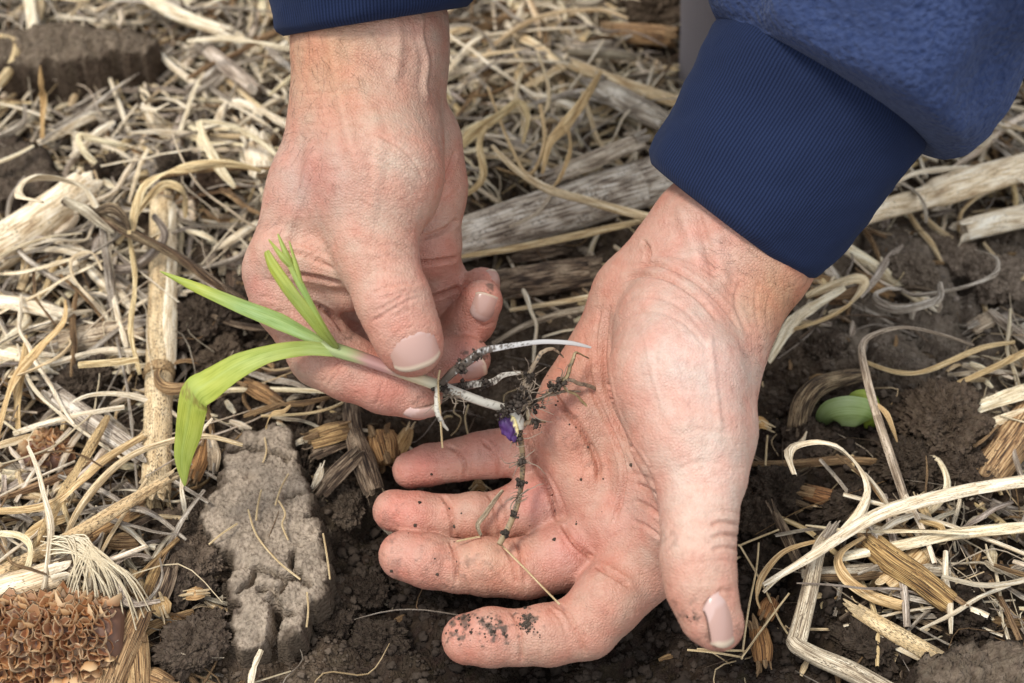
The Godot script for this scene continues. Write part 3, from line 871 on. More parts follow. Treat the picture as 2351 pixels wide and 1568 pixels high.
func noise_image(size: int, seed_: int, freq: float, oct: int, ramp: Array, kind := FastNoiseLite.TYPE_SIMPLEX_SMOOTH) -> ImageTexture:
	var n := FastNoiseLite.new()
	n.seed = seed_; n.frequency = freq; n.fractal_octaves = oct; n.noise_type = kind
	if kind == FastNoiseLite.TYPE_CELLULAR:
		n.cellular_return_type = FastNoiseLite.RETURN_DISTANCE2_SUB
	var im := n.get_seamless_image(size, size)
	im.convert(Image.FORMAT_RGB8)
	if ramp.size() > 0:
		for y in size:
			for x in size:
				var k := clampf(im.get_pixel(x, y).r, 0.0, 0.999) * (ramp.size() - 1)
				im.set_pixel(x, y, (ramp[int(k)] as Color).lerp(ramp[int(k) + 1], k - int(k)))
	im.generate_mipmaps()
	return ImageTexture.create_from_image(im)

func mat(called: String, col := Color.WHITE, rough := 0.8, vertex := true) -> StandardMaterial3D:
	var m := StandardMaterial3D.new()
	m.resource_name = called
	m.albedo_color = col
	m.roughness = rough
	m.vertex_color_use_as_albedo = vertex
	return m

func fibre(called: String, tex: ImageTexture, rough := 0.7, relief := 0.02, gloss := 0.4) -> StandardMaterial3D:
	var m := mat(called, Color.WHITE, rough)
	m.albedo_texture = tex
	m.metallic_specular = gloss
	m.heightmap_enabled = true
	m.heightmap_texture = tex
	m.heightmap_scale = relief
	return m

func materials() -> void:
	# skin
	var sk := mat("skin", Color.WHITE, 0.52)
	var im := Image.create(512, 512, false, Image.FORMAT_RGB8)           # fine criss-cross furrows of skin
	var c1 := FastNoiseLite.new()
	c1.seed = 5; c1.frequency = 0.055; c1.noise_type = FastNoiseLite.TYPE_CELLULAR; c1.cellular_return_type = FastNoiseLite.RETURN_DISTANCE2_SUB; c1.fractal_type = FastNoiseLite.FRACTAL_NONE
	var c2 := FastNoiseLite.new()
	c2.seed = 8; c2.frequency = 0.02; c2.fractal_octaves = 3
	var cell_im := c1.get_seamless_image(512, 512)
	var soft_im := c2.get_seamless_image(512, 512)
	for y in 512:
		for x in 512:
			var k := cell_im.get_pixel(x, y).r
			var s := soft_im.get_pixel(x, y).r
			var f := clampf(0.25 + 0.9 * sqrt(k), 0.0, 1.0) * 0.75 + 0.25 * s
			im.set_pixel(x, y, Color(f, f, f))
	sk.uv1_triplanar = true
	sk.uv1_scale = Vector3(38, 38, 38)
	sk.heightmap_enabled = true
	sk.heightmap_texture = ImageTexture.create_from_image(im)
	sk.heightmap_scale = 0.045
	sk.albedo_texture = noise_image(256, 21, 0.03, 4, [Color(0.90, 0.86, 0.85), Color(0.97, 0.95, 0.94), Color(1, 1, 1), Color(0.98, 0.93, 0.92)])
	sk.metallic_specular = 0.42
	sk.subsurf_scatter_enabled = true
	sk.subsurf_scatter_strength = 0.05
	M.skin = sk
	var nl := mat("nail", Color.WHITE, 0.24)
	nl.metallic_specular = 0.5
	M.nail = nl
	M.hair = mat("hair", Color(0.17, 0.11, 0.075), 0.6)
	# cloth
	var kim := Image.create(128, 128, false, Image.FORMAT_RGB8)          # knit: interlocking loops
	for y in 128:
		for x in 128:
			var u := x / 128.0 * 4.0
			var v := y / 128.0 * 4.0
			var fu := absf(fposmod(u, 1.0) - 0.5) * 2.0
			var loop := 0.5 + 0.5 * sin(TAU * (v + 0.5 * fu))
			var k := (0.58 + 0.42 * (1.0 - fu * fu * 0.9)) * (0.95 + 0.05 * loop) * (0.86 + 0.14 * fposmod(sin(x * 12.9898 + y * 78.233) * 43758.5, 1.0))
			kim.set_pixel(x, y, Color(k, k, k))
	var kt := ImageTexture.create_from_image(kim)
	var fuzz := noise_image(256, 31, 0.09, 4, [Color(0.55, 0.6, 0.7), Color(0.8, 0.83, 0.9), Color(0.95, 0.96, 1.0), Color(1, 1, 1)])
	var kn := mat("navy_knit", Color(0.117, 0.165, 0.315), 0.95)
	kn.heightmap_enabled = true
	kn.heightmap_texture = kt
	kn.heightmap_scale = 0.03
	kn.albedo_texture = kt
	kn.albedo_color = Color(0.165, 0.208, 0.325)
	kn.rim_enabled = true
	kn.rim = 0.25
	kn.metallic_specular = 0.15
	M.knit = kn
	var fz := noise_image(512, 33, 0.05, 5, [])
	var fc := mat("navy_fleece", Color(0.245, 0.29, 0.405), 0.95)
	fc.uv1_triplanar = true
	fc.uv1_scale = Vector3(16, 16, 16)
	fc.albedo_texture = fuzz
	fc.heightmap_enabled = true
	fc.heightmap_texture = fz
	fc.heightmap_scale = 0.12
	fc.rim_enabled = true
	fc.rim = 0.4
	fc.metallic_specular = 0.15
	M.fleece = fc
	var tr := mat("grey_trouser", Color(0.40, 0.375, 0.38), 0.9)
	tr.heightmap_enabled = true
	tr.heightmap_texture = kt
	tr.heightmap_scale = 0.02
	M.trouser = tr
	# straw and stalks
	var pale := [Color8(150, 126, 98), Color8(196, 173, 138), Color8(220, 201, 168), Color8(235, 222, 196), Color8(245, 237, 219)]
	var gold := [Color8(132, 103, 68), Color8(178, 147, 104), Color8(206, 178, 134), Color8(225, 204, 164), Color8(238, 223, 192)]
	var grey := [Color8(96, 82, 70), Color8(142, 126, 108), Color8(182, 166, 145), Color8(206, 192, 172), Color8(222, 212, 196)]
	var brown := [Color8(58, 42, 30), Color8(104, 76, 50), Color8(146, 112, 76), Color8(178, 144, 102), Color8(196, 166, 124)]
	var dark := [Color8(38, 29, 23), Color8(70, 54, 41), Color8(104, 84, 65), Color8(136, 114, 91), Color8(165, 145, 120)]
	M.pale = fibre("pale_straw", grain_image(128, 256, 34.0, 5.0, pale, 41, 0.03), 0.62, 0.02)
	M.gold = fibre("golden_straw", grain_image(128, 256, 26.0, 5.0, gold, 42, 0.02), 0.6, 0.02)
	M.grey = fibre("weathered_stalk", grain_image(128, 512, 30.0, 4.0, grey, 43, 0.12, 1.15), 0.85, 0.035)
	M.brown = fibre("brown_stalk", grain_image(128, 256, 30.0, 4.0, brown, 44, 0.1, 1.2), 0.85, 0.04)
	M.dark = fibre("rotting_stalk", grain_image(128, 256, 26.0, 6.0, dark, 45, 0.1, 1.3), 0.92, 0.05)
	M.stalk = fibre("speckled_stalk", grain_image(256, 512, 60.0, 3.0, [Color8(166, 136, 96), Color8(198, 170, 128), Color8(218, 194, 152), Color8(232, 212, 176)], 46, 0.30, 0.9), 0.7, 0.03)
	# leaf of the seedling
	var lf := fibre("green_leaf", grain_image(128, 256, 30.0, 0.8, [Color8(196, 205, 150), Color8(225, 232, 190), Color8(245, 248, 222), Color8(255, 255, 240)], 47, 0.0, 0.8), 0.5, 0.012)
	lf.backlight_enabled = true
	lf.backlight = Color(0.22, 0.26, 0.06)
	M.leaf = lf
	M.root = mat("root", Color.WHITE, 0.55)
	var sd := mat("seed_coat", Color.WHITE, 0.55)
	M.seed = sd
	# soil
	var crumb_tex := noise_image(512, 51, 0.045, 5, [Color(0.55, 0.53, 0.5), Color(0.78, 0.76, 0.74), Color(0.95, 0.94, 0.92), Color(1, 1, 1)])
	var grit := noise_image(512, 52, 0.10, 5, [])
	var so := mat("soil", Color.WHITE, 1.0)
	so.uv1_triplanar = true
	so.uv1_scale = Vector3(14, 14, 14)
	so.albedo_texture = crumb_tex
	so.heightmap_enabled = true
	so.heightmap_texture = grit
	so.heightmap_scale = 0.16
	so.metallic_specular = 0.2
	M.soil = so
	var crm := mat("soil_crumb", Color.WHITE, 0.95)
	crm.metallic_specular = 0.25
	M.crumb = crm
	var crust := mat("dry_crust", Color.WHITE, 1.0)
	crust.uv1_triplanar = true
	crust.uv1_scale = Vector3(11, 11, 11)
	crust.albedo_texture = noise_image(512, 53, 0.09, 5, [Color(0.50, 0.47, 0.44), Color(0.84, 0.83, 0.81), Color(1.0, 0.99, 0.97), Color(1, 1, 1)])
	crust.heightmap_enabled = true
	crust.heightmap_texture = noise_image(512, 54, 0.13, 5, [])
	crust.heightmap_scale = 0.10
	crust.metallic_specular = 0.15
	M.crust = crust
	M.cob = mat("cob_husk", Color.WHITE, 0.6)

# ---------- the field ----------
func pit(x: float, z: float) -> float:                # 1 in the dug hollow under the hands, 0 outside
	var a := ground(1230, 1290)
	var d := Vector2((x - a.x) / 0.078, (z - a.z) / 0.060).length()
	d += 0.18 * n_mid.get_noise_2d(x * 2400.0, z * 2400.0)
	return smoothstep(1.25, 0.6, d)

func damp(x: float, z: float) -> float:                # freshly turned, dark soil
	var b := ground(1900, 1280)
	var e := ground(620, 820)
	var w := 0.28 * n_mid.get_noise_2d(x * 1700.0 + 40.0, z * 1700.0)
	var d1 := Vector2((x - b.x) / 0.075, (z - b.z) / 0.07).length() + w
	var d2 := Vector2((x - e.x) / 0.05, (z - e.z) / 0.05).length() + w
	return clampf(pit(x, z) + 0.85 * smoothstep(1.3, 0.7, d1) + 0.6 * smoothstep(1.3, 0.6, d2), 0.0, 1.0)

func crusty(x: float, z: float) -> float:              # dry crusted soil on the right
	var b := ground(2250, 690)
	var w := 0.3 * n_mid.get_noise_2d(x * 1500.0 - 90.0, z * 1500.0)
	return smoothstep(1.25, 0.7, Vector2((x - b.x) / 0.07, (z - b.z) / 0.045).length() + w)

func soil_height(x: float, z: float) -> float:
	var h := n_low.get_noise_2d(x * 1500.0, z * 1500.0) * 0.006
	var p := pit(x, z)
	var cr := crusty(x, z)
	var lump := n_mid.get_noise_2d(x * 4200.0, z * 4200.0)
	h += lump * 0.0042 * (1.0 - 0.7 * cr) - 0.010 * p
	h += n_fine.get_noise_2d(x * 11000.0, z * 11000.0) * 0.0016 * (1.0 - 0.6 * cr)
	if cr > 0.1:
		var c := n_crack.get_noise_2d(x * 1000.0, z * 1000.0)          # cracks between the plates of crust
		h -= cr * smoothstep(-0.86, -0.97, c) * 0.007
		h += cr * 0.003
	return h

var n_crack := FastNoiseLite.new()

func soil_colour(x: float, z: float) -> Color:
	var k := n_mid.get_noise_2d(x * 2600.0 + 300.0, z * 2600.0)
	var c := Color(0.085, 0.061, 0.043).lerp(Color(0.15, 0.113, 0.081), clampf(0.5 + k, 0.0, 1.0))
	c = c.lerp(Color(0.225, 0.182, 0.142) * (1.0 + 0.25 * k), crusty(x, z))
	var dp := damp(x, z)
	return c.lerp(Color(0.024, 0.0175, 0.0135).lerp(Color(0.044, 0.032, 0.024), clampf(0.45 + k, 0.0, 1.0)), dp)

func field() -> void:
	n_crack.seed = 77; n_crack.frequency = 0.045; n_crack.noise_type = FastNoiseLite.TYPE_CELLULAR
	n_crack.cellular_return_type = FastNoiseLite.RETURN_DISTANCE2_SUB; n_crack.fractal_type = FastNoiseLite.FRACTAL_NONE
	n_crack.domain_warp_enabled = true; n_crack.domain_warp_amplitude = 9.0; n_crack.domain_warp_frequency = 0.05
	var g := Geo.new()
	var nx := 300
	var nz := 280
	var x0 := -0.33; var z0 := -0.46; var dx := 0.66 / nx; var dz := 0.72 / nz
	for j in nz + 1:
		for i in nx + 1:
			var x := x0 + i * dx
			var z := z0 + j * dz
			g.vert(Vector3(x, soil_height(x, z), z), Vector2.ZERO, soil_colour(x, z))
	for j in nz:
		for i in nx:
			var a := j * (nx + 1) + i
			g.quad(a + nx + 1, a + nx + 2, a + 1, a)
	# the field goes on to the horizon: wider and wider rings round the fine sheet
	var ring := PackedInt32Array()
	for i in nx: ring.append(i)
	for j in nz: ring.append(j * (nx + 1) + nx)
	for i in nx: ring.append(nz * (nx + 1) + nx - i)
	for j in nz: ring.append((nz - j) * (nx + 1))
	var mid := Vector3(0, 0, -0.1)
	for k in 9:
		var grow := [1.2, 1.5, 2.0, 3.2, 6.0, 14.0, 40.0, 130.0, 400.0][k] as float
		var next := PackedInt32Array()
		for q in ring.size():
			var p := g.v[ring[q]] if k == 0 else g.v[ring[q]]
			var base := g.v[first_ring(q, nx, nz)]
			var o := mid + (base - mid) * grow
			o.y = n_low.get_noise_2d(o.x * 1500.0, o.z * 1500.0) * 0.006 - 0.002 if k < 3 else 0.0
			next.append(g.vert(o, Vector2.ZERO, soil_colour(o.x, o.z)))
			p = p
		for q in ring.size():
			var r := (q + 1) % ring.size()
			g.quad(next[q], next[r], ring[r], ring[q])
		ring = next
	solo("ground", g.mesh(), M.soil, Vector3.ZERO, "", "", "", "structure")

func first_ring(q: int, nx: int, nz: int) -> int:
	if q < nx: return q
	q -= nx
	if q < nz: return q * (nx + 1) + nx
	q -= nz
	if q < nx: return nz * (nx + 1) + nx - q
	q -= nx
	return (nz - q) * (nx + 1)

func lump(seed_: int, nu: int, nv: int, rough: float, fine: float, tint := Color.WHITE, size := Vector3.ONE) -> ArrayMesh:       # a lump of soil
	var g := Geo.new()
	var o := Vector3(seed_ * 13.7, seed_ * 5.1, seed_ * -7.3)
	for j in nv + 1:
		var th := PI * j / nv
		for i in nu + 1:
			var ph := TAU * i / nu
			var d := Vector3(sin(th) * cos(ph), cos(th), sin(th) * sin(ph))
			var q := d * 60.0 + o
			var r := 1.0 + rough * n_mid.get_noise_3d(q.x, q.y, q.z) * 1.4 + rough * 0.5 * n_mid.get_noise_3d(q.x * 3.0 + 31.0, q.y * 3.0, q.z * 3.0)
			if fine > 0.0:
				var q2 := d * 400.0 + o
				var q3 := d * 1100.0 + o
				r += fine * (absf(n_mid.get_noise_3d(q2.x, q2.y, q2.z)) * 1.6 - 0.4) + fine * 0.35 * n_mid.get_noise_3d(q3.x, q3.y, q3.z)
			var tone_ := 1.0 + 0.35 * n_mid.get_noise_3d(q.x * 4.0, q.y * 4.0, q.z * 4.0)
			g.vert(d * r * size, Vector2.ZERO, Color(tint.r * tone_, tint.g * tone_, tint.b * tone_))
	var w := nu + 1
	for j in nv:
		for i in nu:
			var a := j * w + i
			g.quad(a, a + 1, a + w + 1, a + w)
	g.normals()
	for j in nv + 1:
		var m := (g.n[j * w] + g.n[j * w + nu]).normalized()
		g.n[j * w] = m; g.n[j * w + nu] = m
	for i in w:
		g.n[i] = Vector3.UP; g.n[nv * w + i] = Vector3.DOWN
	return g.mesh()

func scatter(called: String, mesh: Mesh, material: Material, spots: Array, parent: Node3D) -> void:    # [Transform3D, Color]
	var mm := MultiMesh.new()
	mm.transform_format = MultiMesh.TRANSFORM_3D
	mm.use_colors = true
	mm.mesh = mesh
	mm.instance_count = spots.size()
	for i in spots.size():
		mm.set_instance_transform(i, spots[i][0])
		mm.set_instance_color(i, spots[i][1])
	var o := MultiMeshInstance3D.new()
	o.name = called
	o.multimesh = mm
	o.material_override = material
	parent.add_child(o, true)
	tag(o, "", "", "", "stuff")

func heap(called: String, label: String) -> Node3D:            # what nobody could count: one object
	var o := Node3D.new()
	o.name = called
	add_child(o)
	tag(o, label, "", "", "stuff")
	return o

func any_turn() -> Basis:
	return Basis(Vector3(rng.randf_range(-1, 1), rng.randf_range(-1, 1), rng.randf_range(-1, 1)).normalized(), rng.randf() * TAU)

func to_view(p: Vector3) -> Vector2:
	return to_px(VIEW.inverse() * (p - EYE))

func crumbs() -> void:
	var kinds := []
	for k in 5: kinds.append(lump(k + 1, 12, 8, 0.55, 0.10))
	var lists := [[], [], [], [], []]
	var want := 130000
	while want > 0:
		var x := rng.randf_range(-0.29, 0.29)
		var z := rng.randf_range(-0.36, 0.17)
		var dp := damp(x, z)
		var cr := crusty(x, z)
		want -= 1
		if rng.randf() < cr * 0.8: continue
		var s := 0.00025 + 0.0014 * pow(rng.randf(), 5.0) * (0.7 + 0.5 * dp)
		if rng.randf() < 0.004: s *= 2.0
		var y := soil_height(x, z) + s * rng.randf_range(-0.2, 0.75)
		var c := soil_colour(x, z) * rng.randf_range(0.7, 1.15)
		var b := any_turn().scaled(Vector3(s, s * rng.randf_range(0.65, 1.0), s * rng.randf_range(0.7, 1.1)))
		lists[rng.randi() % 5].append([Transform3D(b, Vector3(x, y, z)), c])
	var all := heap("soil_crumbs", "loose crumbs of dark soil")
	for k in 5: scatter("crumbs", kinds[k], M.crumb, lists[k], all)

# A flat slab of crusted soil: an outline on the field raised to a rough top with cracks and a broken edge.
func slab(outline: Array, high: float, cracks: Array, tint: Color, side: Color, step := 0.0011, tilt := Vector2.ZERO) -> ArrayMesh:
	var poly := PackedVector2Array()
	var mid := Vector2.ZERO
	for p in outline:
		var q := ground(p[0], p[1], high * 0.6)
		poly.append(Vector2(q.x, q.z))
	for p in poly: mid += p
	mid /= poly.size()
	for i in poly.size(): poly[i] -= mid
	var crk := []
	for c in cracks:
		var l := PackedVector2Array()
		for p in c[0]:
			var q := ground(p[0], p[1], high)
			l.append(Vector2(q.x, q.z) - mid)
		crk.append([l, c[1], c[2]])
	var lo := Vector2(9, 9); var hi := Vector2(-9, -9)
	for p in poly:
		lo = lo.min(p); hi = hi.max(p)
	lo -= Vector2(0.004, 0.004); hi += Vector2(0.004, 0.004)
	var nx := int((hi.x - lo.x) / step) + 1
	var nz := int((hi.y - lo.y) / step) + 1
	var g := Geo.new()
	var idx := PackedInt32Array()
	idx.resize((nx + 1) * (nz + 1))
	idx.fill(-1)
	for j in nz + 1:
		for i in nx + 1:
			var p := lo + Vector2(i, j) * step
			var w := p + mid
			var jag := Vector2(n_mid.get_noise_2d(w.x * 7000.0, w.y * 7000.0), n_mid.get_noise_2d(w.x * 7000.0 + 500.0, w.y * 7000.0)) * 0.0028
			var q := p + jag
			var d := 1.0
			for k in poly.size():
				var a := poly[k]
				var b := poly[(k + 1) % poly.size()]
				d = minf(d, q.distance_squared_to(Geometry2D.get_closest_point_to_segment(q, a, b)))
			d = sqrt(d)
			if not Geometry2D.is_point_in_polygon(q, poly): d = -d
			if d < -0.0034: continue
			var rise := smoothstep(-0.0012, 0.0007, d)
			var top := high + n_low.get_noise_2d(w.x * 2600.0, w.y * 2600.0) * high * 0.16 + n_mid.get_noise_2d(w.x * 9000.0, w.y * 9000.0) * 0.0008 + n_fine.get_noise_2d(w.x * 26000.0, w.y * 26000.0) * 0.0005 - 0.0016 * maxf(n_mid.get_noise_2d(w.x * 3500.0 + 333.0, w.y * 3500.0) - 0.30, 0.0) * 3.0
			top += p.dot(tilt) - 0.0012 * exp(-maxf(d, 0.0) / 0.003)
			for c in crk:
				var l: PackedVector2Array = c[0]
				var cd := 1.0
				var wob := p + Vector2(n_mid.get_noise_2d(w.x * 16000.0, w.y * 16000.0), n_mid.get_noise_2d(w.x * 16000.0 + 77.0, w.y * 16000.0)) * 0.0010
				for k in l.size() - 1:
					cd = minf(cd, wob.distance_to(Geometry2D.get_closest_point_to_segment(wob, l[k], l[k + 1])))
				top -= smoothstep(float(c[1]), float(c[1]) * 0.35, cd) * float(c[2])
			var base := soil_height(w.x, w.y) - 0.003
			var y := lerpf(base, top, rise)
			if rise < 0.98: y += n_mid.get_noise_3d(w.x * 14000.0, y * 14000.0, w.y * 14000.0) * 0.003
			if step > 0.001: y += (absf(n_mid.get_noise_2d(w.x * 8000.0 + 50.0, w.y * 8000.0)) - 0.2) * 0.005 * rise
			var kk := n_mid.get_noise_2d(w.x * 5000.0 + 900.0, w.y * 5000.0)
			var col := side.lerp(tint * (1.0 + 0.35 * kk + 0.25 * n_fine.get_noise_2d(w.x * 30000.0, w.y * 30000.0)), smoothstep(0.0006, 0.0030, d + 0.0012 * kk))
			idx[j * (nx + 1) + i] = g.vert(Vector3(p.x, y, p.y), Vector2.ZERO, col)
	for j in nz:
		for i in nx:
			var a := idx[j * (nx + 1) + i]; var b := idx[j * (nx + 1) + i + 1]
			var c := idx[(j + 1) * (nx + 1) + i + 1]; var d := idx[(j + 1) * (nx + 1) + i]
			if a < 0 or b < 0 or c < 0 or d < 0: continue
			g.quad(d, c, b, a)
	slab_mid = Vector3(mid.x, 0.0, mid.y)
	return g.mesh()
var slab_mid := Vector3.ZERO

func clods() -> void:
	var crust_out := [[525, 1017], [582, 998], [620, 983], [665, 987], [684, 1017], [691, 1059], [706, 1082], [699, 1104], [718, 1142], [725, 1176], [740, 1187], [748, 1240], [759, 1289], [767, 1354], [770, 1369], [748, 1384], [718, 1403], [706, 1437], [688, 1463], [650, 1493], [623, 1482], [589, 1501], [559, 1505], [529, 1482], [521, 1452], [540, 1403], [522, 1376], [516, 1354], [535, 1316], [528, 1278], [505, 1290], [482, 1270], [470, 1235], [452, 1205], [462, 1170], [490, 1134], [508, 1112], [512, 1074], [508, 1051]]
	var ck := [[[[527, 1030], [560, 1018], [600, 1028], [640, 1040], [660, 1055]], 0.0013, 0.006], [[[672, 1265], [668, 1300], [684, 1318], [655, 1332], [648, 1350]], 0.0012, 0.006], [[[580, 1300], [610, 1308], [640, 1325], [684, 1320], [710, 1340]], 0.0012, 0.005], [[[630, 1380], [634, 1405], [628, 1440], [618, 1485]], 0.0022, 0.012], [[[630, 1400], [670, 1404]], 0.0011, 0.005], [[[550, 1352], [580, 1330], [585, 1308]], 0.0011, 0.006], [[[600, 1350], [630, 1352], [640, 1360], [615, 1375]], 0.0012, 0.005], [[[655, 1132], [690, 1128]], 0.0010, 0.004], [[[705, 1180], [735, 1172]], 0.0010, 0.005], [[[430, 1240], [455, 1215], [460, 1190]], 0.0010, 0.006]]
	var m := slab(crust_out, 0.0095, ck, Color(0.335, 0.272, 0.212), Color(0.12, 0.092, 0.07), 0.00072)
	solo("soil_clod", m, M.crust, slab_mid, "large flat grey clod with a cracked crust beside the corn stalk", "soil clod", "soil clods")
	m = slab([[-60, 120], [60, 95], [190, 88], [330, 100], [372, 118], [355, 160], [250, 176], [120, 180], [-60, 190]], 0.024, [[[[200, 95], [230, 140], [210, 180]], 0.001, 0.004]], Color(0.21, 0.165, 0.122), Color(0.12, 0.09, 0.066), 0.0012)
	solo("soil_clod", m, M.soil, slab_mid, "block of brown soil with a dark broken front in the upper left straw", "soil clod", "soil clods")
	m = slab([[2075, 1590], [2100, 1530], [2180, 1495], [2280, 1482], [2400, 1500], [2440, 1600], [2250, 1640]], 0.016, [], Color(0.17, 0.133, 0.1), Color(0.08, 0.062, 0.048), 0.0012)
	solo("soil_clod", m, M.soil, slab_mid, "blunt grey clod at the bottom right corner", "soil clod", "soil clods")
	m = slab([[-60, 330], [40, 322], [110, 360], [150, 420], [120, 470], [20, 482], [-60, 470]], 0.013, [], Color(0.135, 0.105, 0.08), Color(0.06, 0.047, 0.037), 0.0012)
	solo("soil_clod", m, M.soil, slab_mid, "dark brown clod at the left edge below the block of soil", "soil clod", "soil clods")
	var rounds := [
		[2165, 985, 17, 11, 14, 0, Color(0.088, 0.067, 0.051), "big crumbly brown clod behind the green sprout"],
		[2085, 1070, 12, 8, 10, 3, Color(0.062, 0.048, 0.037), "dark crumbly clod below the green sprout"],
		[2205, 1075, 12, 8, 9, 2, Color(0.078, 0.06, 0.047), "brown clod at the lower end of the big crumbly clod"],
		[195, 885, 10, 8, 9, 4, Color(0.085, 0.066, 0.051), "round crumbly clod lying on straw left of the corn stalk"],
		[215, 930, 8, 6, 7, 4, Color(0.075, 0.058, 0.045), "small clod under the round crumbly clod on the straw"],
		[455, 755, 13, 9, 12, 0, Color(0.075, 0.058, 0.045), "dark clod with roots right of the corn stalk"],
		[520, 720, 10, 7, 9, 0, Color(0.068, 0.053, 0.042), "dark clod half under the index finger's knuckle"],
		[505, 830, 11, 6, 8, 0, Color(0.105, 0.08, 0.06), "flat brown clod under the seedling's lower leaf"],
		[410, 390, 9, 7, 8, 6, Color(0.07, 0.055, 0.043), "dark clod in the straw above the corn stalk"],
		[480, 440, 9, 8, 8, 2, Color(0.085, 0.06, 0.045), "reddish brown crumbly clod left of the wrist"],
		[250, 395, 8, 6, 8, 2, Color(0.075, 0.058, 0.045), "small dark clod in the upper left straw"],
		[185, 600, 10, 6, 12, 0, Color(0.17, 0.138, 0.108), "grey clod half buried in straw left of the corn stalk"],
		[1715, 1150, 6, 4, 5, 0, Color(0.12, 0.095, 0.075), "small grey clod next to the thumb's base"],
		[1735, 1180, 7, 5, 6, 0, Color(0.07, 0.054, 0.042), "small dark clod beside the thumb"],
		[1790, 1130, 9, 6, 8, 0, Color(0.055, 0.043, 0.034), "dark clod right of the thumb's ball"],
		[1850, 1010, 9, 6, 8, 1, Color(0.085, 0.066, 0.052), "brown clod in front of the green sprout"],
		[1960, 1160, 16, 5, 8, 0, Color(0.05, 0.039, 0.031), "long dark clod below the leaning dry stem"],
		[2190, 1400, 13, 8, 10, 0, Color(0.045, 0.035, 0.028), "black clod in the soil at the lower right"],
		[1760, 1300, 9, 5, 8, 0, Color(0.05, 0.039, 0.031), "dark clod right of the thumb tip"],
		[1990, 1480, 10, 5, 8, 0, Color(0.055, 0.043, 0.034), "dark clod between the two fallen stalk pieces"],
		[770, 1440, 8, 5, 7, 0, Color(0.05, 0.039, 0.031), "dark clod right of the cracked grey clod"],
		[870, 1470, 9, 5, 7, 0, Color(0.05, 0.039, 0.031), "dark lump below the middle fingertip"],
		[850, 1360, 6, 4, 6, 0, Color(0.04, 0.031, 0.025), "small black lump beside the middle fingertip"],
		[706, 1040, 5, 6, 10, -3, Color(0.07, 0.054, 0.042), "dark broken edge of soil behind the cracked grey clod"],
		[800, 1165, 8, 4, 5, 0, Color(0.10, 0.078, 0.06), "small grey clod by the twig's lower end"],
		[770, 1130, 6, 3, 4, 0, Color(0.09, 0.07, 0.054), "small flat clod left of the twig"],
		[430, 1215, 9, 7, 12, 0, Color(0.13, 0.1, 0.077), "brown crumbly soil stuck to the left side of the cracked clod"],
		[455, 1290, 10, 7, 9, 0, Color(0.14, 0.108, 0.083), "brown crumbly lump below the cracked clod's left corner"],
		[415, 1320, 12, 5, 10, 0, Color(0.085, 0.066, 0.052), "brown crumbly clod left of the cracked grey clod"],
		[440, 1480, 12, 5, 9, 0, Color(0.09, 0.07, 0.055), "brown clod at the bottom beside the broken stalk"],
		[2180, 590, 14, 4, 9, 0, Color(0.215, 0.172, 0.135), "dry grey clod in the crusted soil on the right"],
		[2290, 640, 12, 4, 9, 0, Color(0.205, 0.165, 0.13), "dry grey clod near the right edge"],
		[2100, 620, 9, 3, 7, 0, Color(0.18, 0.145, 0.113), "flat grey clod right of the cuff"],
		[1900, 800, 8, 4, 6, 0, Color(0.09, 0.07, 0.055), "brown clod in the soil above the green sprout"],
		[1500, 30, 14, 9, 12, 0, Color(0.09, 0.068, 0.05), "dark clod at the top beside the trouser leg"],
		[1330, 470, 0, 0, 0, 0, Color(), ""]]
	var n := 0
	for c in rounds:
		n += 1
		if c[7] == "": continue
		var p := on_soil(c[0], c[1], c[3] * 0.0004 + c[5] * 0.001)
		var mesh := lump(100 + n, 130, 84, 0.34, 0.20, Color(c[6].r * 1.25, c[6].g * 1.22, c[6].b * 1.18), Vector3(c[2], c[3], c[4]) * 0.001)
		var o := solo("soil_clod", mesh, M.soil, p, c[7], "soil clod", "soil clods")
		o.rotation.y = n * 1.7
# ---------- the seedling ----------
func dirt(g: Geo, amount: float, end_amount := -1.0, col := Color(0.075, 0.057, 0.043)) -> void:       # soil clinging in patches
	for i in g.v.size():
		var p := g.v[i]
		var k := 0.55 * n_mid.get_noise_3d(p.x * 14000.0, p.y * 14000.0, p.z * 14000.0) + 0.75 * n_mid.get_noise_3d(p.x * 52000.0, p.y * 52000.0, p.z * 52000.0)
		g.c[i] = g.c[i].lerp(col, smoothstep(0.02, 0.24, k + lerpf(amount, end_amount if end_amount > -1.0 else amount, float(i) / g.v.size()) - 0.5))

func path_at(pts: Array) -> Array:       # [px, py, depth] -> points in the seedling's own axes
	var out := []
	for p in pts: out.append(at(p[0], p[1], p[2]) - seed_at)
	return out
var seed_at := Vector3.ZERO

func root_part(parent: Node3D, called: String, pts: Array, radii: Array, col: Color, amount: float, rough := 0.25, sides := 8, end_amount := -1.0) -> MeshInstance3D:
	var s := spline(path_at(pts), radii, 16 if radii[0] > 0.0005 else 6)
	var wob: PackedVector3Array = s[0]
	if radii[0] < 0.0009:
		for i in range(1, wob.size()):
			var q := wob[i] * 9000.0
			wob[i] += Vector3(n_mid.get_noise_3d(q.x, q.y, q.z), n_mid.get_noise_3d(q.x + 90.0, q.y, q.z), 0.0) * 0.0006
	var g := Geo.new()
	tube_into(g, wob, s[1], sides, col, rough)
	dirt(g, amount, end_amount)
	return piece(called, g.mesh(), M.root, parent)

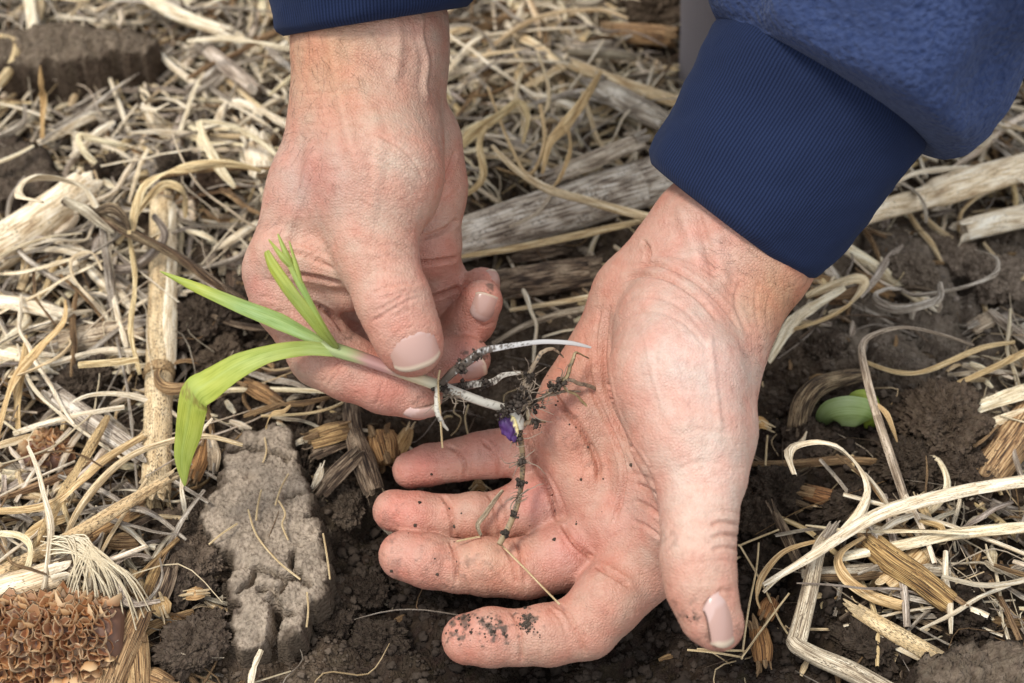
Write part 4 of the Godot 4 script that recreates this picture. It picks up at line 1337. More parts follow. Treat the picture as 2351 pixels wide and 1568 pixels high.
func leaf_part(parent: Node3D, pts: Array, widths: Array, facing: Array, curl: float, cols: Array, fold := false) -> void:
	var w := []
	for x in widths: w.append(x * 0.001)
	var f := []
	for x in facing: f.append(VIEW * (x as Vector3))
	var s := spline(path_at(pts), w, 7)
	var ff := PackedVector3Array()
	var n: int = s[0].size()
	for i in n:
		var t := float(i) / (n - 1) * (f.size() - 1)
		var k := mini(int(t), maxi(f.size() - 2, 0))
		ff.append((f[k] as Vector3).lerp(f[mini(k + 1, f.size() - 1)], t - k).normalized())
	var g := Geo.new()
	band_into(g, s[0], s[1], ff, curl, 0.00035, 10, Color.WHITE, 0.10, 0.05)
	var rows := 22
	for i in g.v.size():
		var row := float(i / rows) / (n - 1) * (cols.size() - 1)
		var k := mini(int(row), cols.size() - 2)
		var c: Color = (cols[k] as Color).lerp(cols[k + 1], row - k)
		var u := absf(g.uv[i].x - 0.5) * 2.0
		var p := g.v[i]
		var y := n_mid.get_noise_3d(p.x * 4000.0, p.y * 4000.0, p.z * 4000.0)
		c = c.lerp(Color(0.42, 0.44, 0.06), clampf(0.25 * y + 0.35 * pow(u, 6.0), 0.0, 0.6))
		if u < 0.1: c = c.lerp(Color(0.42, 0.5, 0.2), 0.35)
		if fold and absf(row / (cols.size() - 1) - 0.62) < 0.035 and n_mid.get_noise_2d(p.x * 30000.0, p.z * 30000.0) > -0.05:
			c = c.lerp(Color(0.30, 0.22, 0.08), 0.7)
		g.c[i] = c * 0.80
	piece("leaf", g.mesh(), M.leaf, parent)

func seedling() -> void:
	seed_at = at(1010, 886, 461)
	var o := thing("corn_seedling", seed_at, "young green corn seedling with dirty white roots, pinched between thumb and index finger", "seedling")
	var g1 := Color(0.375, 0.42, 0.125)
	var g2 := Color(0.42, 0.475, 0.125)
	var g3 := Color(0.50, 0.52, 0.11)
	var blue := Color(0.37, 0.45, 0.23)
	# stem: green at the leaves, purple, then straw-white below the thumb
	var s := spline(path_at([[738, 788, 458], [770, 803, 457.5], [820, 819, 457], [880, 840, 456.5], [930, 858, 456], [975, 874, 457.5], [1012, 887, 460]]), [0.0008, 0.0024, 0.0022, 0.00205, 0.0019, 0.0018, 0.0019], 8)
	var g := Geo.new()
	tube_into(g, s[0], s[1], 14, Color.WHITE, 0.04, 0.75)
	for i in g.v.size():
		var x := to_view(g.v[i] + seed_at).x
		var c := Color(0.24, 0.28, 0.11)
		var k := n_mid.get_noise_2d(g.uv[i].x * 90.0, g.uv[i].y * 6.0)
		c = c.lerp(Color(0.30, 0.15, 0.13), smoothstep(790.0, 850.0, x + 30.0 * k))
		c = c.lerp(Color(0.50, 0.40, 0.24), smoothstep(880.0, 940.0, x + 30.0 * k))
		c = c.lerp(Color(0.52, 0.47, 0.32), smoothstep(950.0, 1000.0, x))
		g.c[i] = c * (1.0 + 0.5 * k)
	piece("stem", g.mesh(), M.root, o)
	leaf_part(o, [[768, 806, 457], [700, 800, 456], [620, 812, 455], [545, 842, 456], [480, 884, 459], [455, 900, 460], [444, 925, 462], [432, 990, 467], [420, 1055, 472], [424, 1116, 476]], [1.9, 2.5, 3.1, 4.5, 5.5, 5.7, 5.5, 4.8, 3.2, 0.2],
		[Vector3(0.0, 0.5, 0.85), Vector3(-0.1, 0.5, 0.85), Vector3(-0.2, 0.35, 0.9), Vector3(-0.3, 0.1, 0.95), Vector3(-0.35, 0.0, 0.93)], 0.22, [blue, g1, g2, g3, g2, g3, g2, g1 * 1.1], true)
	leaf_part(o, [[762, 796, 459], [705, 770, 460], [640, 738, 461], [560, 706, 462], [490, 676, 463], [435, 653, 464], [368, 623, 466]], [1.0, 2.0, 2.7, 2.4, 2.0, 1.4, 0.15],
		[Vector3(0.3, 0.5, 0.8), Vector3(0.1, 0.3, 0.95), Vector3(-0.1, 0.5, 0.85), Vector3(-0.3, -0.2, 0.9)], 0.35, [blue, Color(0.33, 0.46, 0.2), Color(0.33, 0.45, 0.2), g3, g2])
	leaf_part(o, [[774, 800, 456], [740, 765, 452], [700, 712, 450], [660, 660, 450], [628, 612, 451], [612, 577, 452]], [0.8, 1.5, 2.1, 2.2, 2.0, 1.0],
		[Vector3(-0.3, -0.3, 0.9), Vector3(-0.4, -0.2, 0.9)], 0.3, [Color(0.34, 0.38, 0.14), g2, g1, g3, Color(0.38, 0.40, 0.08)])
	leaf_part(o, [[776, 798, 455], [745, 752, 449], [715, 700, 446], [688, 650, 445], [662, 595, 446], [638, 537, 448]], [0.5, 0.7, 0.85, 1.1, 1.1, 0.2],
		[Vector3(0.5, -0.2, 0.8), Vector3(0.3, -0.2, 0.9)], 0.35, [Color(0.33, 0.36, 0.16), g2, Color(0.32, 0.44, 0.15), g1, g2])
	leaf_part(o, [[672, 615, 445.5], [650, 592, 445], [617, 550, 447]], [0.8, 1.0, 0.15], [Vector3(-0.4, 0.2, 0.9)], 0.3, [g1, g1, g3])
	leaf_part(o, [[694, 655, 445], [680, 610, 445], [664, 553, 447]], [0.5, 0.8, 0.15], [Vector3(0.6, 0.0, 0.8)], 0.3, [g1, g2, g1])
	# below the crown
	root_part(o, "mesocotyl", [[1008, 885, 460.5], [1060, 905, 462], [1110, 923, 464], [1150, 935, 466], [1178, 947, 467], [1191, 966, 467.5], [1192, 985, 468]], [0.0017, 0.0015, 0.0014, 0.0014, 0.0016, 0.0018, 0.0014], Color(0.46, 0.425, 0.35), 0.22, 0.05, 12)
	root_part(o, "root", [[1015, 880, 458], [1040, 855, 455], [1075, 830, 453], [1110, 806, 452], [1150, 798, 452], [1200, 790, 453], [1250, 785, 455], [1310, 788, 457], [1357, 798, 459]], [0.0010, 0.0012, 0.0011, 0.0010, 0.0008, 0.00075, 0.00075, 0.0007, 0.0003], Color(0.45, 0.43, 0.40), 1.35, 0.45, 10, -0.3)
	root_part(o, "root", [[1015, 892, 462], [1050, 890, 466], [1095, 882, 470], [1130, 878, 472], [1155, 862, 473], [1195, 856, 474]], [0.0012, 0.0014, 0.0013, 0.0012, 0.0010, 0.0005], Color(0.46, 0.43, 0.36), 1.3, 0.45, 10, 0.1)
	root_part(o, "root", [[1006, 890, 457], [1006, 915, 456], [1005, 945, 456], [1012, 965, 457], [1028, 986, 459]], [0.0006, 0.0009, 0.0009, 0.0008, 0.0003], Color(0.50, 0.46, 0.38), 0.3)
	root_part(o, "root", [[1190, 990, 468], [1197, 1020, 470], [1200, 1060, 472], [1198, 1100, 474], [1192, 1140, 475], [1180, 1180, 474], [1165, 1215, 472], [1146, 1250, 470]], [0.0012, 0.0010, 0.0010, 0.0009, 0.0009, 0.0009, 0.0009, 0.0008], Color(0.27, 0.19, 0.10), 0.42, 0.45)
	root_part(o, "root", [[1185, 930, 465], [1200, 910, 464], [1206, 880, 463], [1222, 845, 463], [1240, 815, 463], [1265, 800, 464], [1280, 808, 466], [1294, 820, 468]], [0.0007, 0.0006, 0.0006, 0.0007, 0.0007, 0.0006, 0.0004, 0.0002], Color(0.30, 0.22, 0.14), 0.4)
	root_part(o, "root", [[1195, 940, 466], [1225, 925, 468], [1255, 905, 469], [1275, 890, 469], [1298, 870, 468], [1310, 840, 467], [1320, 812, 467], [1332, 812, 468], [1353, 823, 471]], [0.0007, 0.0006, 0.0006, 0.0007, 0.0007, 0.0007, 0.0005, 0.0003, 0.0002], Color(0.30, 0.22, 0.11), 0.42)
	root_part(o, "root", [[1300, 872, 468], [1330, 880, 470], [1360, 890, 473], [1384, 898, 475]], [0.0006, 0.0006, 0.0006, 0.0003], Color(0.24, 0.18, 0.12), 0.5)
	root_part(o, "root", [[1295, 866, 468], [1297, 890, 469], [1320, 905, 471], [1345, 930, 474], [1358, 960, 476], [1365, 970, 477]], [0.0005, 0.0004, 0.0004, 0.0004, 0.0003, 0.0002], Color(0.34, 0.26, 0.13), 0.2)
	root_part(o, "root", [[1195, 978, 468], [1215, 970, 467], [1235, 968, 468], [1250, 970, 470]], [0.0008, 0.0008, 0.0007, 0.0004], Color(0.24, 0.16, 0.09), 0.5)
	root_part(o, "root", [[1252, 908, 469], [1275, 905, 470], [1300, 897, 471], [1332, 900, 473]], [0.0005, 0.0005, 0.0005, 0.0003], Color(0.28, 0.22, 0.15), 0.4)
	for k in 150:               # fine side roots
		var a: Array = [[1200, 925, 464], [1205, 890, 463], [1215, 860, 463], [1250, 905, 469], [1285, 880, 468], [1190, 1000, 469], [1195, 1060, 471], [1190, 1140, 474], [1040, 905, 461], [1215, 935, 467]][rng.randi() % 10]
		var dx := rng.randfn(0.0, 24.0)
		var dy := rng.randfn(0.0, 20.0)
		var bx := rng.randf_range(-12, 12)
		root_part(o, "root_hair", [[a[0], a[1], a[2]], [a[0] + dx * 0.5 + bx, a[1] + dy * 0.5 - bx, a[2] - 1.5], [a[0] + dx, a[1] + dy, a[2] - 2.0]], [0.00022, 0.00017, 0.00008], Color(0.22, 0.165, 0.115), 0.3, 0.2, 4)
	# the old kernel
	var kg := Geo.new()
	var kn := lump(31, 28, 20, 0.34, 0.08)
	var arr := kn.surface_get_arrays(0)
	kg.v = arr[Mesh.ARRAY_VERTEX]; kg.ix = arr[Mesh.ARRAY_INDEX]; kg.uv = arr[Mesh.ARRAY_TEX_UV]; kg.c = arr[Mesh.ARRAY_COLOR]
	for i in kg.v.size():
		var p := kg.v[i]
		var k := n_mid.get_noise_3d(p.x * 30.0, p.y * 30.0, p.z * 30.0)
		kg.c[i] = Color(0.06, 0.02, 0.105).lerp(Color(0.22, 0.065, 0.02), smoothstep(0.2, 0.45, 0.6 * k + 0.30 * p.y)) * (1.0 + 0.5 * k)
		if p.x > 0.55: kg.c[i] = Color(0.72, 0.6, 0.28)
		kg.v[i] = Vector3(p.x * 0.0025, p.y * 0.0046, p.z * 0.0018)
	var kr := piece("kernel", kg.mesh(), M.seed, o)
	kr.transform = Transform3D(VIEW * Basis(Vector3.BACK, 0.35), at(1168, 976, 466.5) - seed_at)
	# crumbs of soil held by the roots
	var cr := lump(7, 9, 6, 0.45, 0.0)
	var spots := []
	for k in 900:
		var l: Array = [[1015, 885, 459, 16], [1060, 842, 453, 14], [1095, 815, 452, 12], [1060, 890, 466, 14], [1115, 882, 471, 12], [1200, 905, 463, 20], [1215, 865, 462, 14], [1235, 925, 467, 18], [1280, 885, 467, 18], [1190, 1000, 468, 12], [1198, 1060, 471, 8], [1195, 1110, 473, 8], [1180, 1180, 473, 8], [1160, 1225, 471, 7], [1230, 975, 467, 12], [1160, 945, 464, 18], [1185, 930, 463, 18]][rng.randi() % 17]
		var p := at(l[0] + rng.randfn(0, 0.5) * l[3], l[1] + rng.randfn(0, 0.5) * l[3], l[2] + rng.randf_range(-2.0, 1.0)) - seed_at
		var s_ := 0.00014 + 0.0006 * pow(rng.randf(), 2.5)
		spots.append([Transform3D(any_turn().scaled(Vector3.ONE * s_), p), Color(0.055, 0.043, 0.034) * rng.randf_range(0.6, 1.4)])
	var mm := MultiMesh.new()
	mm.transform_format = MultiMesh.TRANSFORM_3D
	mm.use_colors = true
	mm.mesh = cr
	mm.instance_count = spots.size()
	for i in spots.size():
		mm.set_instance_transform(i, spots[i][0]); mm.set_instance_color(i, spots[i][1])
	var mi := MultiMeshInstance3D.new()
	mi.name = "clinging_soil"
	mi.multimesh = mm
	mi.material_override = M.crumb
	o.add_child(mi)
	tag(mi, "", "", "", "stuff")

func sprout() -> void:
	seed_at = on_soil(1945, 985)
	var o := thing("corn_sprout", seed_at, "small rolled green corn leaf pushing out of dark soil by the leaning stem", "sprout")
	var lv := func(pts: Array, widths: Array, curl: float, face: Vector3, cols: Array) -> void:
		var p3 := []
		for q in pts: p3.append(ground(q[0], q[1], q[2] * 0.001) - seed_at)
		var w := []
		for x in widths: w.append(x * 0.001)
		var s := spline(p3, w, 7)
		var f := PackedVector3Array([face.normalized()])
		var g := Geo.new()
		band_into(g, s[0], s[1], f, curl, 0.0005, 10, Color.WHITE, 0.05, 0.05)
		var n: int = s[0].size()
		for i in g.v.size():
			var row := float(i / 22) / (n - 1) * (cols.size() - 1)
			var k := mini(int(row), cols.size() - 2)
			g.c[i] = (cols[k] as Color).lerp(cols[k + 1], row - k) * 0.8
		piece("leaf", g.mesh(), M.leaf, o)
	lv.call([[1896, 972, -1], [1899, 958, 6], [1914, 948, 10], [1945, 944, 12], [1975, 947, 12], [1992, 952, 10], [1997, 958, 8]], [2.0, 4.0, 5.2, 5.6, 5.4, 4.8, 3.6], 0.30, Vector3(-0.05, 0.55, 0.83), [Color(0.18, 0.24, 0.10), Color(0.22, 0.29, 0.14), Color(0.26, 0.33, 0.18), Color(0.27, 0.34, 0.19), Color(0.27, 0.355, 0.14), Color(0.36, 0.42, 0.07)])
	lv.call([[1950, 925, 4], [1960, 915, 9], [1982, 914, 10], [1998, 930, 8], [2001, 965, 2], [2000, 985, -3]], [1.6, 2.6, 3.2, 3.4, 3.2, 2.4], 0.3, Vector3(0.3, 0.5, 0.8), [Color(0.24, 0.32, 0.09), Color(0.36, 0.42, 0.06), Color(0.28, 0.36, 0.07)])
# ---------- straw, stalks, chips ----------
func pts3(pts: Array, base: Vector3) -> Array:             # [px, py, height mm over the field] -> points round base
	var out := []
	for p in pts: out.append(ground(p[0], p[1], p[2] * 0.001) - base)
	return out

func mid_of(pts: Array) -> Vector3:
	var m := Vector3.ZERO
	for p in pts: m += ground(p[0], p[1], p[2] * 0.001)
	m /= pts.size()
	return Vector3(m.x, 0.0, m.z)

func mm_(a: Array) -> Array:
	var o := []
	for x in a: o.append(x * 0.001)
	return o

func rod(called: String, label: String, cat: String, pts: Array, radii: Array, material: Material, sides := 10, rough := 0.06, flat := 1.0, hollow := true, tint := Color.WHITE, group := "") -> MeshInstance3D:
	var base := mid_of(pts)
	return solo(called, tube(pts3(pts, base), mm_(radii), sides, 6, rough, tint, flat, hollow), material, base, label, cat, group)

func strip(called: String, label: String, cat: String, pts: Array, halves: Array, material: Material, facing := [Vector3.UP], curl := 0.4, thick := 0.4, tint := Color.WHITE, ripple := 0.15, group := "") -> MeshInstance3D:
	var base := mid_of(pts)
	return solo(called, band(pts3(pts, base), mm_(halves), facing, 6, curl, thick * 0.001, 5, tint, ripple), material, base, label, cat, group)

# Splinters that stand out at the broken end of a stalk
func splinters(parent: Node3D, at_: Vector3, dir: Vector3, r: float, count: int, long: float, material: Material) -> void:
	for k in count:
		var a := TAU * k / count + rng.randf()
		var side := dir.cross(Vector3.UP).normalized()
		var up := side.cross(dir).normalized()
		var o := (side * cos(a) + up * sin(a)) * r * 0.85
		var l := long * rng.randf_range(0.4, 1.2)
		piece("splinter", band([at_ + o - dir * 0.003, at_ + o + dir * l * 0.5, at_ + o * rng.randf_range(0.9, 1.5) + dir * l], [r * 0.4, r * 0.3, r * 0.05], [o.normalized()], 3, 0.2, 0.0005, 2), material, parent)

func stalks() -> void:
	# the upright stalk left of the seedling: a stem, a split sheath over its upper half, a broken joint
	var p := [[372, 452, 9], [370, 620, 9], [366, 850, 8], [362, 1000, 8], [358, 1135, 7]]
	var b := mid_of(p)
	var o := thing("corn_stalk", b, "thick speckled corn stalk lying upright in the picture left of the seedling", "stalk", "corn stalks")
	piece("stem", tube(pts3(p, b), mm_([4.6, 4.6, 4.9, 5.1, 5.2]), 18, 14, 0.05, Color.WHITE, 0.9, true), M.stalk, o)
	piece("node", tube(pts3([[366, 846, 8], [365.5, 856, 8], [365, 866, 8]], b), mm_([5.2, 5.6, 5.2]), 18, 3, 0.12, Color(0.62, 0.55, 0.47)), M.stalk, o)
	piece("sheath", band(pts3([[386, 470, 10], [384, 620, 10], [382, 750, 10], [378, 846, 9]], b), mm_([3.4, 3.7, 3.9, 3.9]), [Vector3(0.25, 0.75, 0.6)], 8, 0.55, 0.0006, 8, Color(1.08, 1.04, 0.98), 0.04), M.pale, o)
	piece("sheath", band(pts3([[353, 640, 9.5], [351, 740, 9.5], [346, 848, 9]], b), mm_([2.0, 2.6, 2.4]), [Vector3(-0.35, 0.7, 0.6)], 8, 0.5, 0.0006, 6, Color(1.05, 1.0, 0.92), 0.04), M.gold, o)
	splinters(o, pts3([[358, 1135, 7]], b)[0], (pts3([[358, 1135, 7]], b)[0] - pts3([[362, 1000, 8]], b)[0]).normalized(), 0.005, 9, 0.006, M.stalk)
	splinters(o, pts3([[372, 452, 9]], b)[0], (pts3([[372, 452, 9]], b)[0] - pts3([[370, 620, 9]], b)[0]).normalized(), 0.0045, 7, 0.005, M.brown)
	var big := [
		["corn_stalk", "broad bleached corn stalk running off the left edge", [[-120, 640, 12], [40, 545, 12], [195, 432, 13]], [8.2, 8.4, 7.6], "pale", Color(1.0, 0.97, 0.93), 0.95],
		["corn_stalk", "wide weathered grey corn stalk lying between the two arms", [[1030, 560, 8], [1200, 508, 9], [1380, 452, 9], [1600, 385, 9]], [9.0, 10.0, 10.4, 10.4], "grey", Color(1.25, 1.19, 1.1), 0.85],
		["corn_stalk", "dark rotting piece of stalk below the wide grey one", [[1150, 655, 4], [1250, 640, 5], [1365, 622, 5]], [6.5, 7.2, 6.4], "dark", Color.WHITE, 0.7],
		["corn_stalk", "split flat stalk piece slanting up towards the cuff", [[1255, 412, 18], [1350, 372, 19], [1472, 322, 20]], [3.6, 4.2, 3.8], "grey", Color(0.98, 0.93, 0.86), 0.5],
		["corn_stalk", "jointed pale stalk leading from the cuff to the right edge", [[1960, 500, 12], [2120, 455, 13], [2160, 440, 14], [2260, 410, 14], [2420, 365, 14]], [4.2, 4.6, 6.2, 6.2, 5.6], "pale", Color(1.0, 0.96, 0.9), 0.9],
		["corn_stalk", "bright stalk end cut off near the right edge", [[2212, 530, 7], [2300, 508, 8], [2430, 480, 8]], [4.6, 4.8, 4.8], "pale", Color(1.06, 1.04, 1.0), 0.9],
		["corn_stalk", "brown weathered stalk at the right edge below the big clod", [[2255, 1105, 6], [2310, 1030, 6], [2420, 880, 7]], [6.0, 6.6, 6.4], "brown", Color(1.1, 1.05, 1.0), 0.85],
		["corn_stalk", "brown knotty stalk piece lying in the lower right straw", [[1992, 1243, 11], [2050, 1290, 11], [2110, 1330, 10], [2180, 1385, 7]], [4.2, 4.6, 4.2, 3.8], "brown", Color(1.15, 1.0, 0.8), 0.95],
		["corn_stalk", "hollow stub of stalk under the knotty stalk piece", [[2030, 1350, 5], [2075, 1315, 6], [2110, 1280, 6]], [4.6, 4.6, 4.2], "gold", Color(0.85, 0.78, 0.68), 0.95],
		["corn_stalk", "short upright twig stump in the soil below the pinching fingers", [[805, 905, 7], [812, 990, 7], [835, 1060, 7], [860, 1130, 4]], [3.0, 3.2, 4.2, 3.6], "dark", Color(1.35, 1.25, 1.1), 0.95],
		["corn_stalk", "brown broken stalk standing out at the bottom left", [[245, 1590, 10], [285, 1490, 12], [325, 1400, 14]], [4.2, 4.4, 3.6], "brown", Color(1.3, 1.18, 1.0), 0.9],
		["corn_stalk", "weathered stalk lying across the left edge above the fibres", [[-60, 1368, 16], [40, 1345, 16], [142, 1312, 17]], [5.2, 5.2, 4.6], "pale", Color(0.95, 0.9, 0.84), 0.6],
		["corn_stalk", "grey stalk half buried behind the round clod", [[120, 790, 5], [240, 770, 6], [330, 752, 6]], [5.0, 5.4, 5.0], "grey", Color(0.9, 0.82, 0.7), 0.8],
		["corn_stalk", "speckled straw stalk slanting to the foot of the big stalk", [[-60, 1345, 14], [150, 1240, 18], [260, 1175, 22], [388, 1098, 24]], [2.2, 2.3, 2.2, 1.7], "stalk", Color(0.95, 0.88, 0.8), 0.9],
		["corn_stalk", "cut stalk piece under the slanting speckled stalk", [[190, 1235, 9], [250, 1200, 10], [312, 1168, 10]], [3.0, 3.4, 3.2], "brown", Color(1.05, 0.95, 0.85), 0.6],
		["corn_stalk", "pale splintered stalk lying towards the foot of the big stalk", [[120, 900, 12], [200, 960, 12], [330, 1050, 10]], [3.4, 3.8, 3.2], "grey", Color(1.1, 1.06, 1.02), 0.6],
		["corn_stalk", "whitened stalk piece in the straw right of the wrist", [[1370, 195, 14], [1440, 235, 14], [1540, 290, 12]], [5.6, 5.8, 4.8], "grey", Color(1.05, 1.0, 0.98), 0.7],
		["corn_stalk", "broad brown stalk stub with a ragged pith at the top", [[1390, 75, 8], [1470, 80, 8], [1540, 85, 8]], [5.0, 5.4, 5.0], "brown", Color(0.9, 0.85, 0.8), 0.8],
		["corn_stalk", "long straight straw lying to the trouser leg", [[1320, 150, 16], [1420, 190, 16], [1570, 240, 14]], [2.6, 2.8, 2.8], "gold", Color(1.0, 0.97, 0.92), 0.9],
		["corn_stalk", "yellow straw stalk pointing from the cuff to the cracked soil", [[1940, 568, 6], [2030, 628, 7], [2135, 702, 5]], [2.4, 2.6, 2.4], "pale", Color(1.05, 1.0, 0.92), 0.9],
		["corn_stalk", "pale stalk with peeled end low on the right, larger one", [[1965, 1400, 8], [2050, 1452, 8], [2148, 1508, 6]], [2.4, 2.8, 2.8], "stalk", Color(1.05, 0.98, 0.92), 0.8],
		["corn_stalk", "short pale stalk below the peeled stalk", [[2040, 1470, 5], [2090, 1492, 5], [2135, 1516, 4]], [2.0, 2.3, 2.0], "pale", Color(1.02, 0.98, 0.94), 0.8],
		["corn_stalk", "kinked dry stalk bent at the bottom right of the thumb", [[1905, 1218, 18], [1880, 1262, 15], [1858, 1360, 12], [1831, 1466, 9], [1828, 1480, 9], [1842, 1490, 9], [1880, 1510, 8], [1960, 1545, 7], [2080, 1610, 6]], [1.6, 2.3, 2.7, 3.0, 3.3, 3.3, 3.5, 3.9, 4.0], "grey", Color(1.08, 0.98, 0.88), 0.75],
		["corn_stalk", "upright stalk stub at the bottom left beside the cob", [[318, 1600, 8], [315, 1520, 10], [310, 1462, 11]], [3.6, 3.8, 3.8], "brown", Color(1.15, 1.08, 0.95), 0.5],
		["corn_stalk", "flat split stalk under the cob at the bottom edge", [[120, 1590, 10], [170, 1555, 10], [225, 1518, 10]], [3.4, 3.8, 3.4], "gold", Color(0.85, 0.8, 0.72), 0.5],
		["corn_stalk", "dark burnt looking stick poking up beside the thumb", [[1778, 1175, 9], [1805, 1230, 7], [1832, 1290, 4]], [1.2, 2.0, 1.8], "dark", Color(1.1, 1.0, 0.95), 0.9],
		["corn_stalk", "brown bark-like stick half buried below the sprout", [[1850, 1130, 3], [1920, 1150, 4], [2010, 1190, 3]], [3.0, 3.6, 2.6], "brown", Color(0.55, 0.42, 0.34), 0.8],
		["corn_stalk", "curved brown root stub left of the green sprout", [[1830, 985, 3], [1842, 930, 7], [1875, 890, 9], [1940, 868, 7], [1990, 860, 4]], [3.6, 3.8, 3.6, 3.0, 2.2], "dark", Color(1.25, 1.05, 0.88), 0.95],
		["corn_stalk", "short brown cob stem in the soil beside the thumb nail", [[1742, 1450, 3], [1750, 1490, 4], [1752, 1520, 3]], [3.0, 3.4, 2.6], "brown", Color(0.85, 0.68, 0.5), 0.9],
		["corn_stalk", "pale stalk showing at the top left corner", [[60, -40, 12], [72, 30, 14], [76, 85, 12]], [2.6, 2.4, 2.2], "pale", Color(1.05, 1.02, 0.98), 0.6],
		["corn_stalk", "long pale stalk slanting through the straw at the top", [[300, -30, 16], [400, 30, 17], [520, 75, 15]], [3.0, 3.4, 3.0], "pale", Color(1.05, 1.0, 0.98), 0.8],
		["corn_stalk", "grey speckled stalk in the straw left of the wrist", [[470, 110, 12], [530, 160, 12], [590, 210, 11]], [3.2, 3.4, 3.2], "grey", Color(0.95, 0.9, 0.88), 0.8],
		["corn_stalk", "square bleached stalk chip left of the wrist", [[590, 330, 13], [600, 370, 13], [606, 400, 12]], [5.6, 5.8, 5.4], "pale", Color(0.96, 0.92, 0.88), 0.35],
		["corn_stalk", "horizontal weathered stalk left of the round clod", [[-40, 800, 9], [60, 825, 10], [120, 835, 9]], [4.2, 4.4, 4.0], "pale", Color(1.05, 1.0, 0.95), 0.6],
		["corn_stalk", "white straw end at the left edge", [[-40, 690, 12], [60, 700, 13], [140, 722, 12]], [3.0, 3.2, 2.6], "pale", Color(1.08, 1.04, 1.0), 0.6]]
	for e in big:
		var rs: Array = e[3]
		var st := rod(e[0], e[1], "stalk", e[2], rs, M[e[4]], 16, 0.10, e[6], true, e[5], "corn stalks")
		var pp: Array = pts3(e[2], st.position)
		var n := pp.size()
		splinters(st, pp[0], ((pp[0] as Vector3) - pp[1]).normalized(), rs[0] * 0.001, 6, 0.004, M[e[4]])
		splinters(st, pp[n - 1], ((pp[n - 1] as Vector3) - pp[n - 2]).normalized(), rs[rs.size() - 1] * 0.001, 6, 0.004, M[e[4]])

